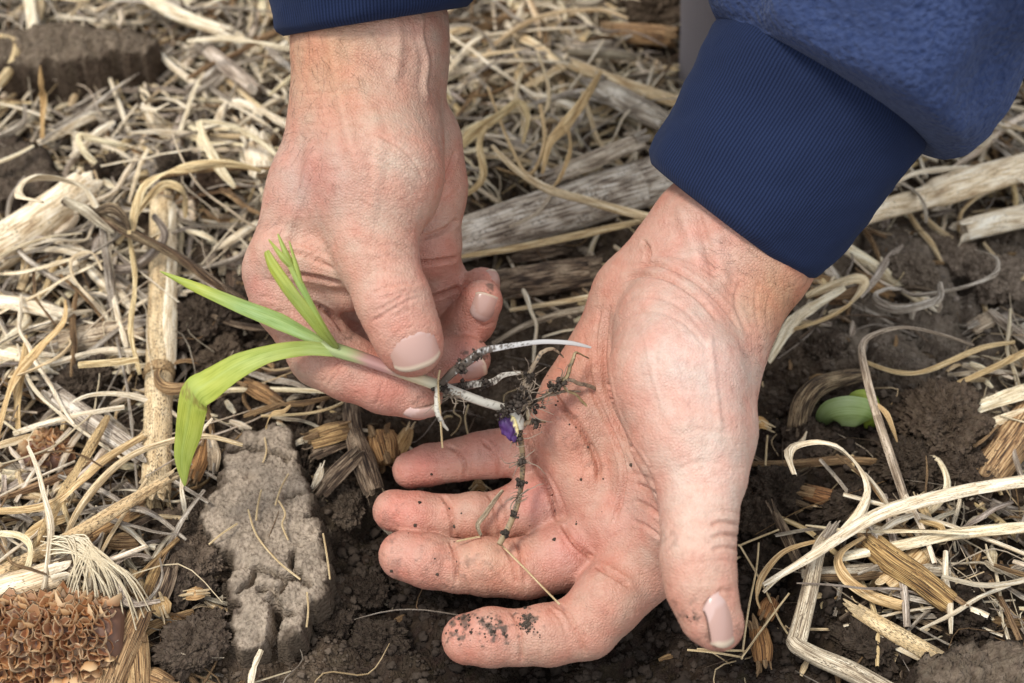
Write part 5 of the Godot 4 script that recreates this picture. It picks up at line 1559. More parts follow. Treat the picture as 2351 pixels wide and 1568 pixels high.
func fine_stems() -> void:
	# the twisted dark stem that leads to the hand
	var p := [[148, 463, 26], [215, 490, 28], [300, 535, 29], [400, 585, 30], [480, 640, 28], [560, 695, 22]]
	var b := mid_of(p)
	var o := thing("twisted_twig", b, "twisted dark brown dead stem leading from the left to the knuckles", "twig")
	for k in 4:
		var q := []
		for i in p.size():
			var a := k * TAU / 4.0 + i * 1.1
			q.append([p[i][0] + cos(a) * 5.0, p[i][1] + sin(a) * 5.0, p[i][2] + sin(a + 1.0) * 1.0])
		piece("strand", tube(pts3(q, b), mm_([0.9, 1.3, 1.2, 1.1, 1.2, 0.9]), 7, 8, 0.3, [Color(0.9, 0.8, 0.7), Color(1.5, 1.3, 1.1), Color(0.7, 0.6, 0.5), Color(1.2, 1.0, 0.85)][k]), M.dark, o)
	piece("flake", band(pts3([[215, 490, 29], [255, 478, 36], [285, 500, 35], [300, 535, 30]], b), mm_([1.0, 2.2, 1.6, 0.4]), [Vector3(0.3, 0.6, 0.7), Vector3(-0.3, 0.4, 0.8)], 5, 0.5, 0.0004, 4, Color(1.3, 1.1, 0.9), 0.3), M.dark, o)
	piece("flake", band(pts3([[150, 462, 27], [190, 480, 31], [230, 512, 30], [262, 535, 28]], b), mm_([1.6, 2.0, 1.6, 0.6]), [Vector3(0, 0.6, 0.7)], 5, 0.4, 0.0005, 4, Color(1.1, 1.0, 0.9), 0.2), M.grey, o)
	piece("flake", band(pts3([[232, 500, 29], [240, 560, 22], [250, 640, 16], [262, 720, 9]], b), mm_([0.8, 1.5, 1.7, 1.0]), [Vector3(0, 0.4, 0.9), Vector3(0.6, 0.3, 0.7), Vector3(0, 0.4, 0.9)], 6, 0.5, 0.0004, 4, Color.WHITE, 0.4), M.grey, o)
	# the stem that leans over the sprout
	rod("dry_twig", "grey dry stem leaning over the green sprout with a hooked top", "twig", [[2235, 792, 13], [2150, 765, 20], [2075, 752, 26], [2010, 766, 30], [1979, 795, 31], [1988, 860, 30], [2015, 960, 25], [2050, 1065, 18], [2088, 1178, 8]], [0.5, 0.7, 0.8, 1.0, 1.3, 1.5, 1.6, 1.7, 1.7], M.grey, 9, 0.18, 0.9, true, Color(0.98, 0.9, 0.82))
	strip("dry_leaf", "small curl of leaf hanging from the leaning stem", "leaf", [[2010, 925, 27], [2035, 950, 27], [2050, 985, 23], [2060, 1015, 19]], [0.5, 1.0, 0.7, 0.2], M.gold, [Vector3(0.3, 0.5, 0.7), Vector3(-0.4, 0.4, 0.7)], 0.5, 0.3, Color(0.9, 0.8, 0.66))
	rod("straw", "jointed golden straw crossing the wide grey stalk", "straw", [[1130, 335, 27], [1180, 385, 27], [1258, 434, 26], [1340, 458, 24], [1430, 484, 22], [1560, 515, 19]], [0.8, 1.3, 1.8, 1.7, 1.9, 1.8], M.gold, 9, 0.08, 0.85, true, Color(1.12, 1.1, 1.0), "jointed straws")
	rod("straw", "long bright straw curving to the right edge below the sprout", "straw", [[1752, 1342, 17], [1850, 1285, 20], [1960, 1212, 23], [2040, 1172, 23], [2150, 1142, 22], [2250, 1120, 21], [2420, 1095, 20]], [0.7, 1.5, 2.1, 2.4, 2.3, 2.2, 2.1], M.pale, 10, 0.06, 0.75, true, Color(1.12, 1.1, 1.04), "jointed straws")
	rod("straw", "second bright straw under the long curving one", "straw", [[1925, 1280, 11], [2080, 1250, 13], [2200, 1225, 13], [2420, 1205, 13]], [1.6, 1.9, 2.0, 2.0], M.pale, 9, 0.06, 0.75, true, Color(1.06, 1.02, 0.94), "jointed straws")
	rod("straw", "greyish straw under the knotty stalk piece", "straw", [[1840, 1318, 7], [1960, 1310, 8], [2090, 1306, 8], [2180, 1312, 7]], [1.6, 2.2, 2.2, 2.0], M.grey, 9, 0.08, 0.7, true, Color(1.05, 1.0, 0.94), "jointed straws")
	rod("straw", "thin dark straw lying to the left wrist", "straw", [[320, 420, 22], [400, 400, 24], [500, 388, 23], [640, 386, 20]], [0.5, 0.9, 1.0, 0.7], M.brown, 7, 0.15, 0.9, false, Color(1.1, 1.0, 0.95), "jointed straws")
	rod("straw", "straw lying along the foot of the wide grey stalk", "straw", [[1050, 590, 9], [1180, 570, 11], [1350, 535, 13], [1480, 505, 14]], [1.0, 1.6, 1.8, 1.4], M.gold, 8, 0.08, 0.6, true, Color(0.9, 0.86, 0.76), "jointed straws")
	rod("straw", "pale straw on dark soil right of the curled fingers", "straw", [[1170, 712, 5], [1280, 695, 7], [1360, 680, 8]], [0.8, 1.2, 1.2], M.gold, 8, 0.08, 0.6, true, Color.WHITE, "jointed straws")
	rod("straw", "curved straw from the fingertips to the open palm", "straw", [[1130, 790, 3], [1200, 750, 6], [1280, 722, 9], [1350, 708, 10]], [0.8, 1.2, 1.4, 1.3], M.grey, 8, 0.08, 0.7, true, Color(0.95, 0.9, 0.8), "jointed straws")
	# wiry bits
	var wires := [
		["bent wiry straw round the thumb tip", [[1578, 1492, 6], [1640, 1498, 6], [1700, 1508, 6], [1706, 1505, 7], [1760, 1430, 9], [1812, 1362, 11]], 0.34],
		["second bent wiry straw under the thumb tip", [[1600, 1490, 5], [1704, 1494, 6], [1706, 1490, 6], [1718, 1400, 9], [1736, 1310, 12], [1742, 1246, 13]], 0.34],
		["wiry straw with a sharp kink right of the thumb", [[1788, 1216, 9], [1740, 1235, 10], [1700, 1252, 10], [1702, 1258, 10], [1750, 1340, 8], [1790, 1425, 5], [1818, 1468, 3]], 0.36],
		["fine straw thread hanging in front of the index fingertip", [[1010, 850, 75], [1006, 880, 73], [1010, 940, 67], [1016, 1028, 57]], 0.3],
		["fine straw thread across the middle finger", [[1146, 1246, 26.5], [1200, 1300, 26.5], [1285, 1388, 27]], 0.28],
		["tiny straw on the little crease above the middle finger", [[1048, 1243, 23], [1080, 1236, 23], [1102, 1232, 23]], 0.3],
		["thin root standing in the dark soil right of the palm", [[1762, 1000, 3], [1758, 1060, 4], [1755, 1130, 3]], 0.35],
		["long thin straw over the soil below the seedling", [[600, 955, 6], [700, 950, 8], [765, 935, 9], [800, 915, 8]], 0.5],
		["reddish root thread below the seedling's crown", [[1050, 920, 4], [1042, 945, 7], [1058, 960, 7], [1050, 985, 5], [1035, 1000, 3]], 0.25],
		["reddish root thread in the soil above the little finger", [[1075, 930, 4], [1068, 960, 5], [1075, 1000, 4]], 0.3]]
	for q in [["on the cracked clod's upper half", [[662, 1088, 11], [645, 1120, 11.5], [632, 1160, 11]]], ["upright on the middle of the cracked clod", [[600, 1125, 11], [592, 1160, 11.5], [588, 1195, 11]]], ["zigzag on the middle of the cracked clod", [[640, 1150, 11], [655, 1178, 12], [648, 1205, 12], [662, 1240, 11]]], ["long slant across the cracked clod", [[570, 1170, 11], [590, 1230, 11.5], [640, 1290, 11.5], [690, 1330, 11]]], ["slanting over the left corner of the cracked clod", [[480, 1250, 10], [510, 1225, 12], [545, 1202, 11.5]]], ["along the right rim of the cracked clod", [[742, 1225, 11], [750, 1270, 11.5], [758, 1330, 11]]], ["short one low on the cracked clod", [[705, 1360, 11], [708, 1400, 11.5], [704, 1440, 11]]], ["near the top edge of the cracked clod", [[608, 1005, 11], [612, 1035, 11.5], [604, 1062, 11]]]]:
		wires.append(["thin straw fibre " + q[0], q[1], 0.32])
	for w in wires:
		var rs := []
		for q in w[1]: rs.append(w[2])
		rod("straw_thread", w[0], "straw", w[1], rs, M.gold, 5, 0.1, 1.0, false, Color(1.1, 1.05, 0.95), "wiry straw threads")
	strip("dry_leaf", "frayed dry blade lying on the ring and middle fingers", "leaf", [[1155, 1125, 28.5], [1135, 1150, 26.5], [1115, 1180, 24.5], [1097, 1205, 22.5], [1105, 1230, 22.5]], [0.5, 0.7, 0.8, 0.8, 0.5], M.grey, [Vector3(0.2, 0.7, 0.7), Vector3(-0.3, 0.6, 0.7)], 0.5, 0.3, Color(0.95, 0.88, 0.75), 0.4)
	# curled leaves one can tell apart
	var curls := [
		["curled tan leaf hanging below the long bright straw", [[1985, 1232, 18], [1938, 1262, 16], [1925, 1290, 13], [1945, 1330, 11], [2000, 1368, 9], [2072, 1392, 7]], [1.2, 1.6, 2.2, 2.8, 3.2, 3.0], "gold", Color(0.92, 0.82, 0.68)],
		["sickle shaped tan leaf right of the thumb", [[1905, 1238, 16], [1850, 1248, 15], [1795, 1270, 14], [1752, 1320, 12], [1738, 1368, 10], [1745, 1398, 8]], [0.8, 1.4, 1.8, 2.0, 1.9, 1.0], "gold", Color(0.88, 0.78, 0.64)],
		["pale straw leaf fraying out at its lower end, right of the thumb", [[1930, 1225, 15], [1870, 1270, 13], [1800, 1315, 11], [1752, 1360, 9]], [1.4, 1.8, 1.8, 0.8], "pale", Color(1.0, 0.96, 0.88)],
		["broad folded dry leaf arching above the left clods", [[300, 540, 30], [330, 430, 36], [420, 388, 38], [520, 375, 36], [600, 392, 30]], [2.5, 3.5, 3.6, 3.2, 1.5], "gold", Color(1.05, 1.0, 0.9)],
		["long pale leaf with a kink, upper left of the wrist", [[655, 370, 20], [560, 300, 26], [470, 278, 30], [462, 300, 31], [500, 380, 27], [540, 430, 22]], [1.2, 2.2, 2.6, 2.8, 3.0, 1.6], "pale", Color(1.05, 1.0, 0.9)],
		["bleached leaf arching under the left cuff", [[430, 95, 26], [520, 88, 30], [600, 100, 30], [668, 112, 26]], [1.8, 2.8, 3.0, 2.4], "pale", Color(1.08, 1.04, 0.96)],
		["pale hooked leaf in the straw, upper left", [[290, 335, 20], [210, 318, 24], [180, 312, 26], [190, 345, 24], [220, 375, 20]], [1.0, 1.8, 2.2, 2.8, 2.0], "pale", Color(1.05, 1.0, 0.88)],
		["pointed brown leaf standing up at the upper left", [[95, 345, 6], [100, 250, 20], [95, 195, 30], [92, 150, 38]], [2.2, 2.8, 2.4, 0.3], "gold", Color(0.9, 0.76, 0.56)],
		["twisted straw leaf reaching across the lower left", [[-20, 1175, 16], [110, 1160, 18], [190, 1100, 20], [240, 1055, 20], [330, 1000, 18]], [1.6, 2.4, 2.2, 2.4, 1.6], "gold", Color(1.0, 0.92, 0.78)],
		["striped flat straw leaf right of the cob fragment", [[60, 1300, 12], [130, 1160, 18], [200, 1040, 18], [248, 955, 16]], [2.6, 3.0, 2.8, 2.0], "stalk", Color(0.9, 0.82, 0.68)],
		["looped straw leaf at the left edge above the cob", [[-20, 1225, 18], [40, 1228, 22], [70, 1255, 22], [60, 1310, 18], [20, 1345, 14]], [1.4, 1.8, 2.0, 1.8, 1.2], "pale", Color(1.05, 1.0, 0.86)],
		["brown chip of leaf standing in front of the big clod", [[2110, 1205, 8], [2125, 1230, 9], [2150, 1235, 10], [2160, 1210, 12], [2110, 1195, 13]], [1.8, 2.2, 2.2, 1.8, 0.8], "gold", Color(0.92, 0.82, 0.64)],
		["looped leaf behind the leaning stem, between hand and cracked soil", [[1905, 720, 8], [1950, 700, 14], [1985, 650, 18], [1960, 640, 20], [1900, 660, 16], [1850, 680, 14]], [1.8, 2.8, 3.2, 3.2, 2.6, 2.2], "pale", Color(1.0, 0.94, 0.8)],
		["wide pale leaf pointing down beside the right wrist", [[1940, 660, 18], [1890, 690, 16], [1820, 740, 13], [1762, 830, 8]], [2.0, 2.8, 3.6, 2.4], "pale", Color(1.05, 1.02, 0.96)],
		["thin loop of leaf between the wrist and the leaning stem", [[1800, 760, 10], [1850, 748, 14], [1920, 720, 16], [1960, 690, 15]], [1.0, 1.3, 1.4, 1.0], "gold", Color(0.95, 0.88, 0.74)],
		["pale bent straw at the right edge above the big clod", [[2200, 880, 9], [2290, 840, 12], [2350, 810, 14], [2440, 775, 14]], [1.8, 2.2, 2.2, 2.0], "gold", Color(0.98, 0.9, 0.74)],
		["wide bleached leaf at the right edge beside the big clod", [[2200, 965, 8], [2270, 925, 12], [2350, 900, 14], [2450, 870, 14]], [2.2, 4.0, 4.4, 4.2], "pale", Color(1.05, 1.02, 0.94)],
		["second bleached leaf below it at the right edge", [[2215, 1010, 8], [2270, 975, 10], [2350, 945, 11], [2450, 910, 12]], [1.6, 2.6, 2.8, 2.6], "pale", Color(0.98, 0.95, 0.88)],
		["yellow leaf bundle right of the left wrist", [[1020, 375, 20], [1080, 310, 26], [1140, 270, 30], [1190, 235, 30], [1212, 270, 28], [1200, 330, 24]], [3.4, 3.6, 3.0, 2.2, 1.6, 1.0], "gold", Color(1.05, 0.98, 0.82)],
		["looped ribbon of leaf hanging in the middle tangle", [[1380, 165, 34], [1340, 230, 32], [1295, 290, 30], [1262, 330, 28], [1245, 400, 24]], [1.6, 3.0, 3.4, 2.6, 0.8], "gold", Color(1.0, 0.9, 0.72)],
		["long dangling leaf beside the looped ribbon", [[1300, 290, 31], [1310, 340, 30], [1290, 400, 27], [1270, 430, 25]], [1.6, 1.8, 1.2, 0.5], "gold", Color(0.95, 0.84, 0.66)],
		["oval straw loop in the middle tangle", [[1200, 160, 30], [1185, 220, 28], [1210, 270, 27], [1250, 260, 28], [1260, 200, 30], [1235, 120, 31]], [1.2, 1.3, 1.4, 1.5, 1.5, 1.2], "pale", Color(0.98, 0.9, 0.74)],
		["second straw loop in the middle tangle", [[1120, 200, 26], [1170, 330, 24], [1215, 400, 23], [1250, 330, 27], [1240, 240, 29]], [1.0, 1.3, 1.5, 1.6, 1.2], "gold", Color(1.0, 0.92, 0.78)],
		["forked pale leaf pointing down to the jointed straw", [[1020, 460, 20], [1080, 440, 22], [1110, 400, 26], [1100, 330, 28], [1118, 290, 30]], [1.0, 1.8, 2.2, 2.0, 1.2], "gold", Color(1.02, 0.95, 0.8)],
		["white straw strip at the bottom edge below the cracked clod", [[572, 1600, 6], [580, 1540, 8], [600, 1492, 9]], [2.0, 2.4, 1.6], "pale", Color(1.1, 1.05, 0.98)],
		["twisted straw standing left of the tall stalk", [[262, 740, 10], [262, 640, 14], [252, 560, 22], [280, 520, 26], [240, 500, 28]], [1.6, 2.0, 2.0, 1.4, 0.8], "grey", Color(1.05, 0.98, 0.88)],
		["spiral straw curl left of the tall stalk", [[215, 690, 14], [170, 640, 18], [165, 595, 22], [210, 580, 24], [235, 620, 22]], [0.8, 1.0, 1.2, 1.1, 0.8], "pale", Color(0.98, 0.92, 0.82)],
		["leaf strip falling along the tall stalk's left side", [[292, 520, 20], [310, 640, 18], [300, 760, 16], [322, 860, 12]], [1.6, 2.2, 2.0, 1.2], "gold", Color(1.05, 1.0, 0.88)],
		["hooked leaf over the top of the tall stalk", [[270, 560, 20], [320, 480, 26], [375, 425, 28], [420, 440, 26], [425, 500, 18]], [1.8, 2.4, 2.6, 2.2, 1.2], "gold", Color(1.05, 1.0, 0.9)],
		["bowed tan leaf at the left edge, middle", [[-10, 1010, 8], [30, 880, 16], [90, 800, 20], [145, 740, 20], [150, 690, 18]], [1.6, 2.2, 2.4, 2.2, 1.4], "gold", Color(1.0, 0.9, 0.72)],
		["pointed tan leaf beside the bowed one", [[42, 990, 6], [40, 900, 12], [55, 830, 16], [60, 770, 18]], [2.4, 2.8, 2.4, 0.6], "gold", Color(0.98, 0.88, 0.7)],
		["long pale straw blade slanting under the round clod", [[40, 790, 16], [70, 880, 16], [150, 960, 14], [290, 1060, 10]], [0.9, 1.4, 1.5, 0.8], "pale", Color(1.05, 1.02, 0.98)],
		["stiff straw slat lying on the round clod", [[180, 838, 20], [260, 832, 21], [318, 826, 20]], [2.4, 2.6, 2.4], "gold", Color(1.08, 1.02, 0.9)],
		["frayed straw over the soil behind the cracked clod", [[560, 955, 10], [640, 930, 16], [700, 925, 18], [780, 905, 14]], [1.2, 1.8, 1.8, 1.0], "brown", Color(1.25, 1.15, 0.95)],
		["small straw curl on top of the cracked clod's far end", [[610, 985, 20], [625, 950, 26], [650, 945, 27], [668, 930, 28]], [0.6, 1.4, 1.6, 0.8], "gold", Color(0.9, 0.82, 0.68)],
		["drooping straw at the far right of the leaning stem", [[1985, 830, 8], [2060, 855, 10], [2130, 850, 12], [2250, 800, 14], [2330, 785, 13]], [1.0, 1.3, 1.4, 1.5, 1.0], "gold", Color(0.98, 0.92, 0.78)],
		["white paper-thin leaf scrap left of the sprout", [[1815, 1035, 8], [1840, 1015, 11], [1852, 990, 14]], [0.8, 1.4, 0.6], "pale", Color(0.85, 0.8, 0.74)],
		["large dry flake in the lower left straw", [[60, 1230, 12], [100, 1205, 15], [150, 1190, 15]], [3.0, 3.8, 2.4], "gold", Color(0.9, 0.82, 0.68)]]
	for c in curls:
		var f := []
		for k in 6: f.append((VIEW.z * 0.5 + Vector3.UP * 0.4 + Vector3(rng.randf_range(-0.9, 0.9), rng.randf_range(-0.2, 0.3), rng.randf_range(-0.8, 0.8))).normalized())
		var hw := []
		for x in c[2]: hw.append(x * rng.randf_range(0.45, 0.72))
		strip("dry_leaf", c[0], "leaf", c[1], hw, M[c[3]], f, rng.randf_range(0.1, 0.5), 0.28, c[4], 0.5)
	# the broom of fine fibres in front of the cob
	var fb := ground(250, 1290)
	var broom := thing("fibre_tuft", Vector3(fb.x, 0, fb.z), "broom of fine pale fibres spreading over the corn cob", "fibres")
	for k in 46:
		var a := rng.randf()
		var x0 := 130.0 + rng.randf() * 60.0
		var x1 := 140.0 + a * 210.0
		var y1 := 1370.0 + rng.randf() * 110.0 - a * 20.0
		var q := [[x0 - 40, 1228 + rng.randf() * 50, 20], [x0 + 20, 1235 + rng.randf() * 40, 25], [lerpf(x0, x1, 0.65) + 12, lerpf(1250, y1, 0.45), 24], [x1, y1, 10 + rng.randf() * 8]]
		piece("fibre", tube(pts3(q, broom.position), mm_([0.25, 0.3, 0.3, 0.2]), 4, 4, 0.0, Color(1.1, 1.06, 0.95)), M.pale, broom)

func chips() -> void:
	var list := [
		["chunk of brown pith with ragged ends below the pinching fingers", [[872, 1000, 5], [880, 1030, 6], [888, 1062, 5]], [5.0, 5.6, 4.2], "brown", Color(1.0, 0.88, 0.72), 0.7],
		["yellowish husk bit beside the ragged pith chunk", [[905, 1050, 4], [925, 1015, 7], [938, 985, 6]], [2.4, 2.6, 1.6], "gold", Color(0.62, 0.5, 0.34), 0.7],
		["flat dark chip slanting up to the twig", [[735, 1130, 6], [775, 1085, 9], [820, 1040, 11]], [2.6, 3.0, 2.6], "dark", Color(1.4, 1.3, 1.15), 0.35],
		["brown wood chip right behind the cracked clod", [[715, 1010, 8], [760, 995, 9], [800, 985, 8]], [3.4, 3.8, 3.2], "brown", Color(1.05, 1.0, 0.88), 0.5],
		["second wood chip behind the cracked clod", [[720, 1040, 6], [760, 1020, 7], [790, 1012, 6]], [2.8, 3.2, 2.6], "dark", Color(1.5, 1.4, 1.2), 0.45],
		["pale sliver in the chips behind the cracked clod", [[722, 1112, 7], [732, 1092, 8], [738, 1072, 8]], [0.8, 1.3, 0.7], "pale", Color(0.95, 0.92, 0.88), 0.5],
		["brown bark chip under the seedling's lower leaf", [[560, 880, 5], [600, 900, 6], [640, 925, 5]], [2.4, 3.0, 2.0], "brown", Color(0.9, 0.8, 0.68), 0.4],
		["brown bark strip behind the drooping leaf tip", [[445, 1100, 5], [460, 1060, 8], [470, 1010, 9]], [2.0, 2.4, 1.8], "brown", Color(0.85, 0.68, 0.5), 0.5],
		["grey curved strip behind the drooping leaf", [[488, 1080, 6], [492, 1045, 10], [484, 1010, 12]], [1.6, 2.0, 1.4], "grey", Color(1.0, 0.9, 0.75), 0.5],
		["hollow stub of straw in the soil left of the cracked clod", [[255, 1242, 5], [285, 1242, 6], [318, 1240, 5]], [2.6, 3.0, 2.6], "brown", Color(1.25, 1.15, 1.0), 0.8],
		["dark speckled bark strip left of the cracked clod", [[345, 1420, 5], [368, 1350, 8], [390, 1290, 8]], [3.0, 3.6, 3.0], "dark", Color(1.5, 1.3, 1.1), 0.4],
		["narrow brown strip beside the speckled bark strip", [[335, 1365, 9], [352, 1320, 10], [370, 1285, 10]], [1.2, 1.5, 1.0], "brown", Color(1.2, 1.05, 0.85), 0.5],
		["small tan flake left of the cracked clod", [[430, 1365, 6], [450, 1362, 7], [468, 1360, 6]], [1.6, 2.2, 1.4], "gold", Color(0.72, 0.58, 0.44), 0.4],
		["orange brown flake by the broken stalk at the bottom left", [[385, 1420, 5], [400, 1425, 6], [416, 1430, 5]], [1.6, 2.2, 1.6], "brown", Color(1.1, 0.8, 0.5), 0.5],
		["grey brown bark piece at the bottom edge", [[320, 1555, 6], [350, 1562, 7], [390, 1580, 6]], [3.2, 3.8, 3.0], "brown", Color(1.05, 0.95, 0.88), 0.6],
		["pale wood chip in the cracked soil on the right", [[2230, 755, 5], [2260, 738, 6], [2290, 722, 6]], [2.6, 3.0, 2.6], "grey", Color(1.05, 0.92, 0.8), 0.5],
		["brown chip below the right cuff", [[1975, 640, 6], [2010, 655, 6], [2045, 672, 5]], [3.0, 3.2, 2.8], "brown", Color(1.1, 0.95, 0.85), 0.8],
		["pale chip on the soil between wrist and sprout", [[1785, 775, 6], [1800, 765, 7], [1825, 745, 6]], [1.6, 2.0, 1.6], "gold", Color(0.85, 0.7, 0.52), 0.6],
		["small yellow bark flake left of the sprout", [[1730, 978, 5], [1745, 970, 6], [1762, 978, 5]], [1.6, 2.2, 1.4], "gold", Color(0.75, 0.58, 0.36), 0.6],
		["curled husk bit between little and ring finger", [[1088, 1122, 4], [1098, 1112, 6], [1112, 1122, 4]], [1.4, 1.8, 1.2], "gold", Color(0.6, 0.48, 0.32), 0.6],
		["reddish brown wood lump in the lower right soil", [[1755, 1420, 4], [1765, 1395, 5], [1772, 1378, 4]], [2.2, 2.8, 2.0], "brown", Color(0.8, 0.6, 0.45), 0.7],
		["striped straw stub standing behind the long bright straw", [[2112, 1150, 10], [2122, 1175, 9], [2135, 1200, 8]], [1.2, 1.4, 1.2], "stalk", Color(0.9, 0.84, 0.72), 0.6],
		["brown ragged flake beside the cob", [[365, 1375, 8], [372, 1395, 9], [378, 1412, 8]], [2.0, 2.8, 1.4], "gold", Color(0.85, 0.74, 0.58), 0.35],
		["grey chip in the straw behind the middle tangle", [[1310, 95, 10], [1330, 110, 11], [1350, 120, 10]], [2.8, 3.2, 2.6], "grey", Color(0.9, 0.85, 0.78), 0.5],
		["dark chip in the gap right of the curled fingers", [[1180, 590, 6], [1230, 582, 7], [1290, 572, 6]], [2.6, 3.0, 2.4], "dark", Color(1.3, 1.15, 1.0), 0.5]]
	for c in list:
		var o := rod("wood_chip", c[0], "wood chip", c[1], c[2], M[c[3]], 9, 0.45, c[5], false, c[4], "wood chips")
		var pp: Array = pts3(c[1], o.position)
		var rs: Array = c[2]
		splinters(o, pp[0], ((pp[0] as Vector3) - pp[1]).normalized(), rs[0] * 0.0009, 4, 0.003, M[c[3]])
		splinters(o, pp[2], ((pp[2] as Vector3) - pp[1]).normalized(), rs[2] * 0.0009, 4, 0.003, M[c[3]])

# ---------- corn cob ----------
func cupule(seed_: int, tint: Color) -> ArrayMesh:         # a torn papery cup, open upwards, one unit across
	var g := Geo.new()
	var n := 12
	for layer in 4:
		for s in n + 1:
			var a := TAU * s / n
			var jag := n_mid.get_noise_2d(cos(a) * 38.0 + seed_ * 31.0, sin(a) * 38.0)
			var r := [0.46, 0.54, 0.47, 0.30][layer] as float
			var y := [0.0, 0.34 + 0.75 * jag, 0.26 + 0.7 * jag, -0.12][layer] as float
			var c: Color = tint if layer < 2 else tint.lerp(Color(0.16, 0.07, 0.035), 0.5)  # inner wall and floor darkened: the cavity's shade put into the colour
			if layer == 1: c = tint.lerp(Color(0.62, 0.44, 0.24), clampf(0.45 + jag, 0.0, 1.0))
			g.vert(Vector3(cos(a) * r * (1.0 + 0.25 * jag), y, sin(a) * r * 1.15), Vector2.ZERO, c)
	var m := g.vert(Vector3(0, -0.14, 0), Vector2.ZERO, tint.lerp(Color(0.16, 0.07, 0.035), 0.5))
	var w := n + 1
	for layer in 3:
		for s in n:
			var a := layer * w + s
			g.quad(a + 1, a, a + w, a + w + 1)
	for s in n: g.tri(3 * w + s, 3 * w + s + 1, m)
	return g.mesh()

func cobs() -> void:
	var cups := []
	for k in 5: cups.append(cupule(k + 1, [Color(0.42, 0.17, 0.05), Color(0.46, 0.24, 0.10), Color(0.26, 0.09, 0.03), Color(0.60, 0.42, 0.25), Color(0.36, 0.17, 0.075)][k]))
	# the large cob at the bottom left
	var a := ground(-110, 1500, 0.010)
	var e := ground(262, 1462, 0.012)
	var base := Vector3(lerpf(a.x, e.x, 0.6), 0.0, lerpf(a.z, e.z, 0.6))
	var o := thing("corn_cob", base, "old empty corn cob with rusty torn husk cups at the bottom left corner", "corn cob")
	var ax := (e - a).normalized()
	var side := ax.cross(Vector3.UP).normalized()
	var up := side.cross(ax)
	piece("core", tube([a - base, (a + e) * 0.5 - base, e - base + ax * 0.001, e - base + ax * 0.004], [0.0140, 0.0140, 0.0105, 0.002], 20, 6, 0.1, Color(0.14, 0.07, 0.04)), M.cob, o)
	var long := a.distance_to(e)
	var n := 0
	for i in 18:
		for j in 24:
			var t := (i + 0.5 * (j % 2)) / 17.5
			var an := TAU * j / 24.0
			var dir := side * cos(an) + up * sin(an)
			if dir.dot(VIEW.z) < -0.15 or t > 1.0: continue
			if n >= 290: continue
			n += 1
			var r := 0.0142 * (1.0 - 0.28 * pow(t, 5.0))
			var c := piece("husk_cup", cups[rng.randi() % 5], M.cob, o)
			var lean := (dir + ax * rng.randf_range(-0.35, 0.5) + side * rng.randf_range(-0.25, 0.25)).normalized()
			var z := lean.cross(ax).normalized()
			var x := lean.cross(z)
			var s := rng.randf_range(0.0042, 0.0062)
			c.transform = Transform3D(Basis(x * s, lean * s * rng.randf_range(0.6, 1.2), z * s), a - base + ax * (t * long) + dir * r)
	# a broken piece of cob in the straw above it
	var p := on_soil(108, 1042, 0.004)
	var f := thing("cob_fragment", Vector3(p.x, 0, p.z), "small reddish piece of broken corn cob in the straw on the left", "corn cob")
	piece("core", lump(61, 20, 12, 0.2, 0.05, Color(0.16, 0.075, 0.045)), M.cob, f)
	(f.get_child(0) as Node3D).position = Vector3(0, p.y, 0)
	(f.get_child(0) as Node3D).scale = Vector3(0.0095, 0.005, 0.008)
	for k in 46:
		var th := rng.randf() * TAU
		var d := Vector3(cos(th) * rng.randf_range(0.1, 1.0), rng.randf_range(0.3, 1.0), sin(th) * rng.randf_range(0.1, 1.0)).normalized()
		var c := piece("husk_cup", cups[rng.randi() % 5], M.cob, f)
		var z := d.cross(Vector3.RIGHT).normalized()
		var s := rng.randf_range(0.003, 0.0045)
		c.transform = Transform3D(Basis(d.cross(z) * s, d * s, z * s), Vector3(d.x * 0.0092, p.y + d.y * 0.0048, d.z * 0.0078))

# ---------- loose straw over the field ----------
func straw_cover(x: float, z: float) -> float:              # how thickly straw lies at a place
	var v := to_view(Vector3(x, 0, z))
	var px := clampf(v.x, 0.0, 2351.0)
	var py := clampf(v.y, 0.0, 1568.0)
	var d := 0.0
	for b in [[150, 250, 520, 420, 1.0], [200, 700, 360, 380, 1.0], [520, 300, 260, 330, 0.95], [1250, 230, 360, 330, 1.0], [130, 1180, 330, 300, 1.0], [2250, 300, 330, 240, 0.9], [2250, 1290, 280, 170, 1.0], [2340, 920, 130, 150, 0.8], [1900, 700, 170, 90, 0.6], [180, 1480, 300, 160, 0.55], [1300, 640, 240, 110, 0.45], [560, 1000, 260, 130, 0.35], [2100, 650, 320, 160, 0.10], [1900, 1300, 240, 300, 0.14], [2150, 1480, 260, 150, 0.12], [400, 1420, 200, 200, 0.25], [560, 820, 180, 170, 0.22]]:
		var s := pow((px - b[0]) / b[2], 2.0) + pow((py - b[1]) / b[3], 2.0)
		d = maxf(d, b[4] * smoothstep(1.25, 0.55, s))
	d *= clampf(0.78 + 1.1 * n_mid.get_noise_2d(x * 2200.0 + 700.0, z * 2200.0), 0.12, 1.0)
	d = maxf(d, 0.03)
	return d * (1.0 - 0.9 * pit(x, z))

func in_the_clear(v: Vector2) -> bool:                     # bare places and things that lie on top of the straw
	for b in [[620, 1240, 210, 290], [90, 1480, 220, 130], [1945, 950, 110, 90], [365, 790, 70, 380], [1300, 480, 280, 80], [1260, 640, 150, 45], [195, 890, 85, 75], [2165, 1010, 150, 130], [150, 140, 260, 75], [50, 400, 120, 85], [455, 760, 130, 90], [105, 1040, 80, 55], [2150, 440, 160, 40], [2300, 505, 90, 35], [90, 510, 140, 60], [1460, 370, 110, 40]]:
		if pow((v.x - b[0]) / b[2], 2.0) + pow((v.y - b[1]) / b[3], 2.0) < 1.0: return true
	return false

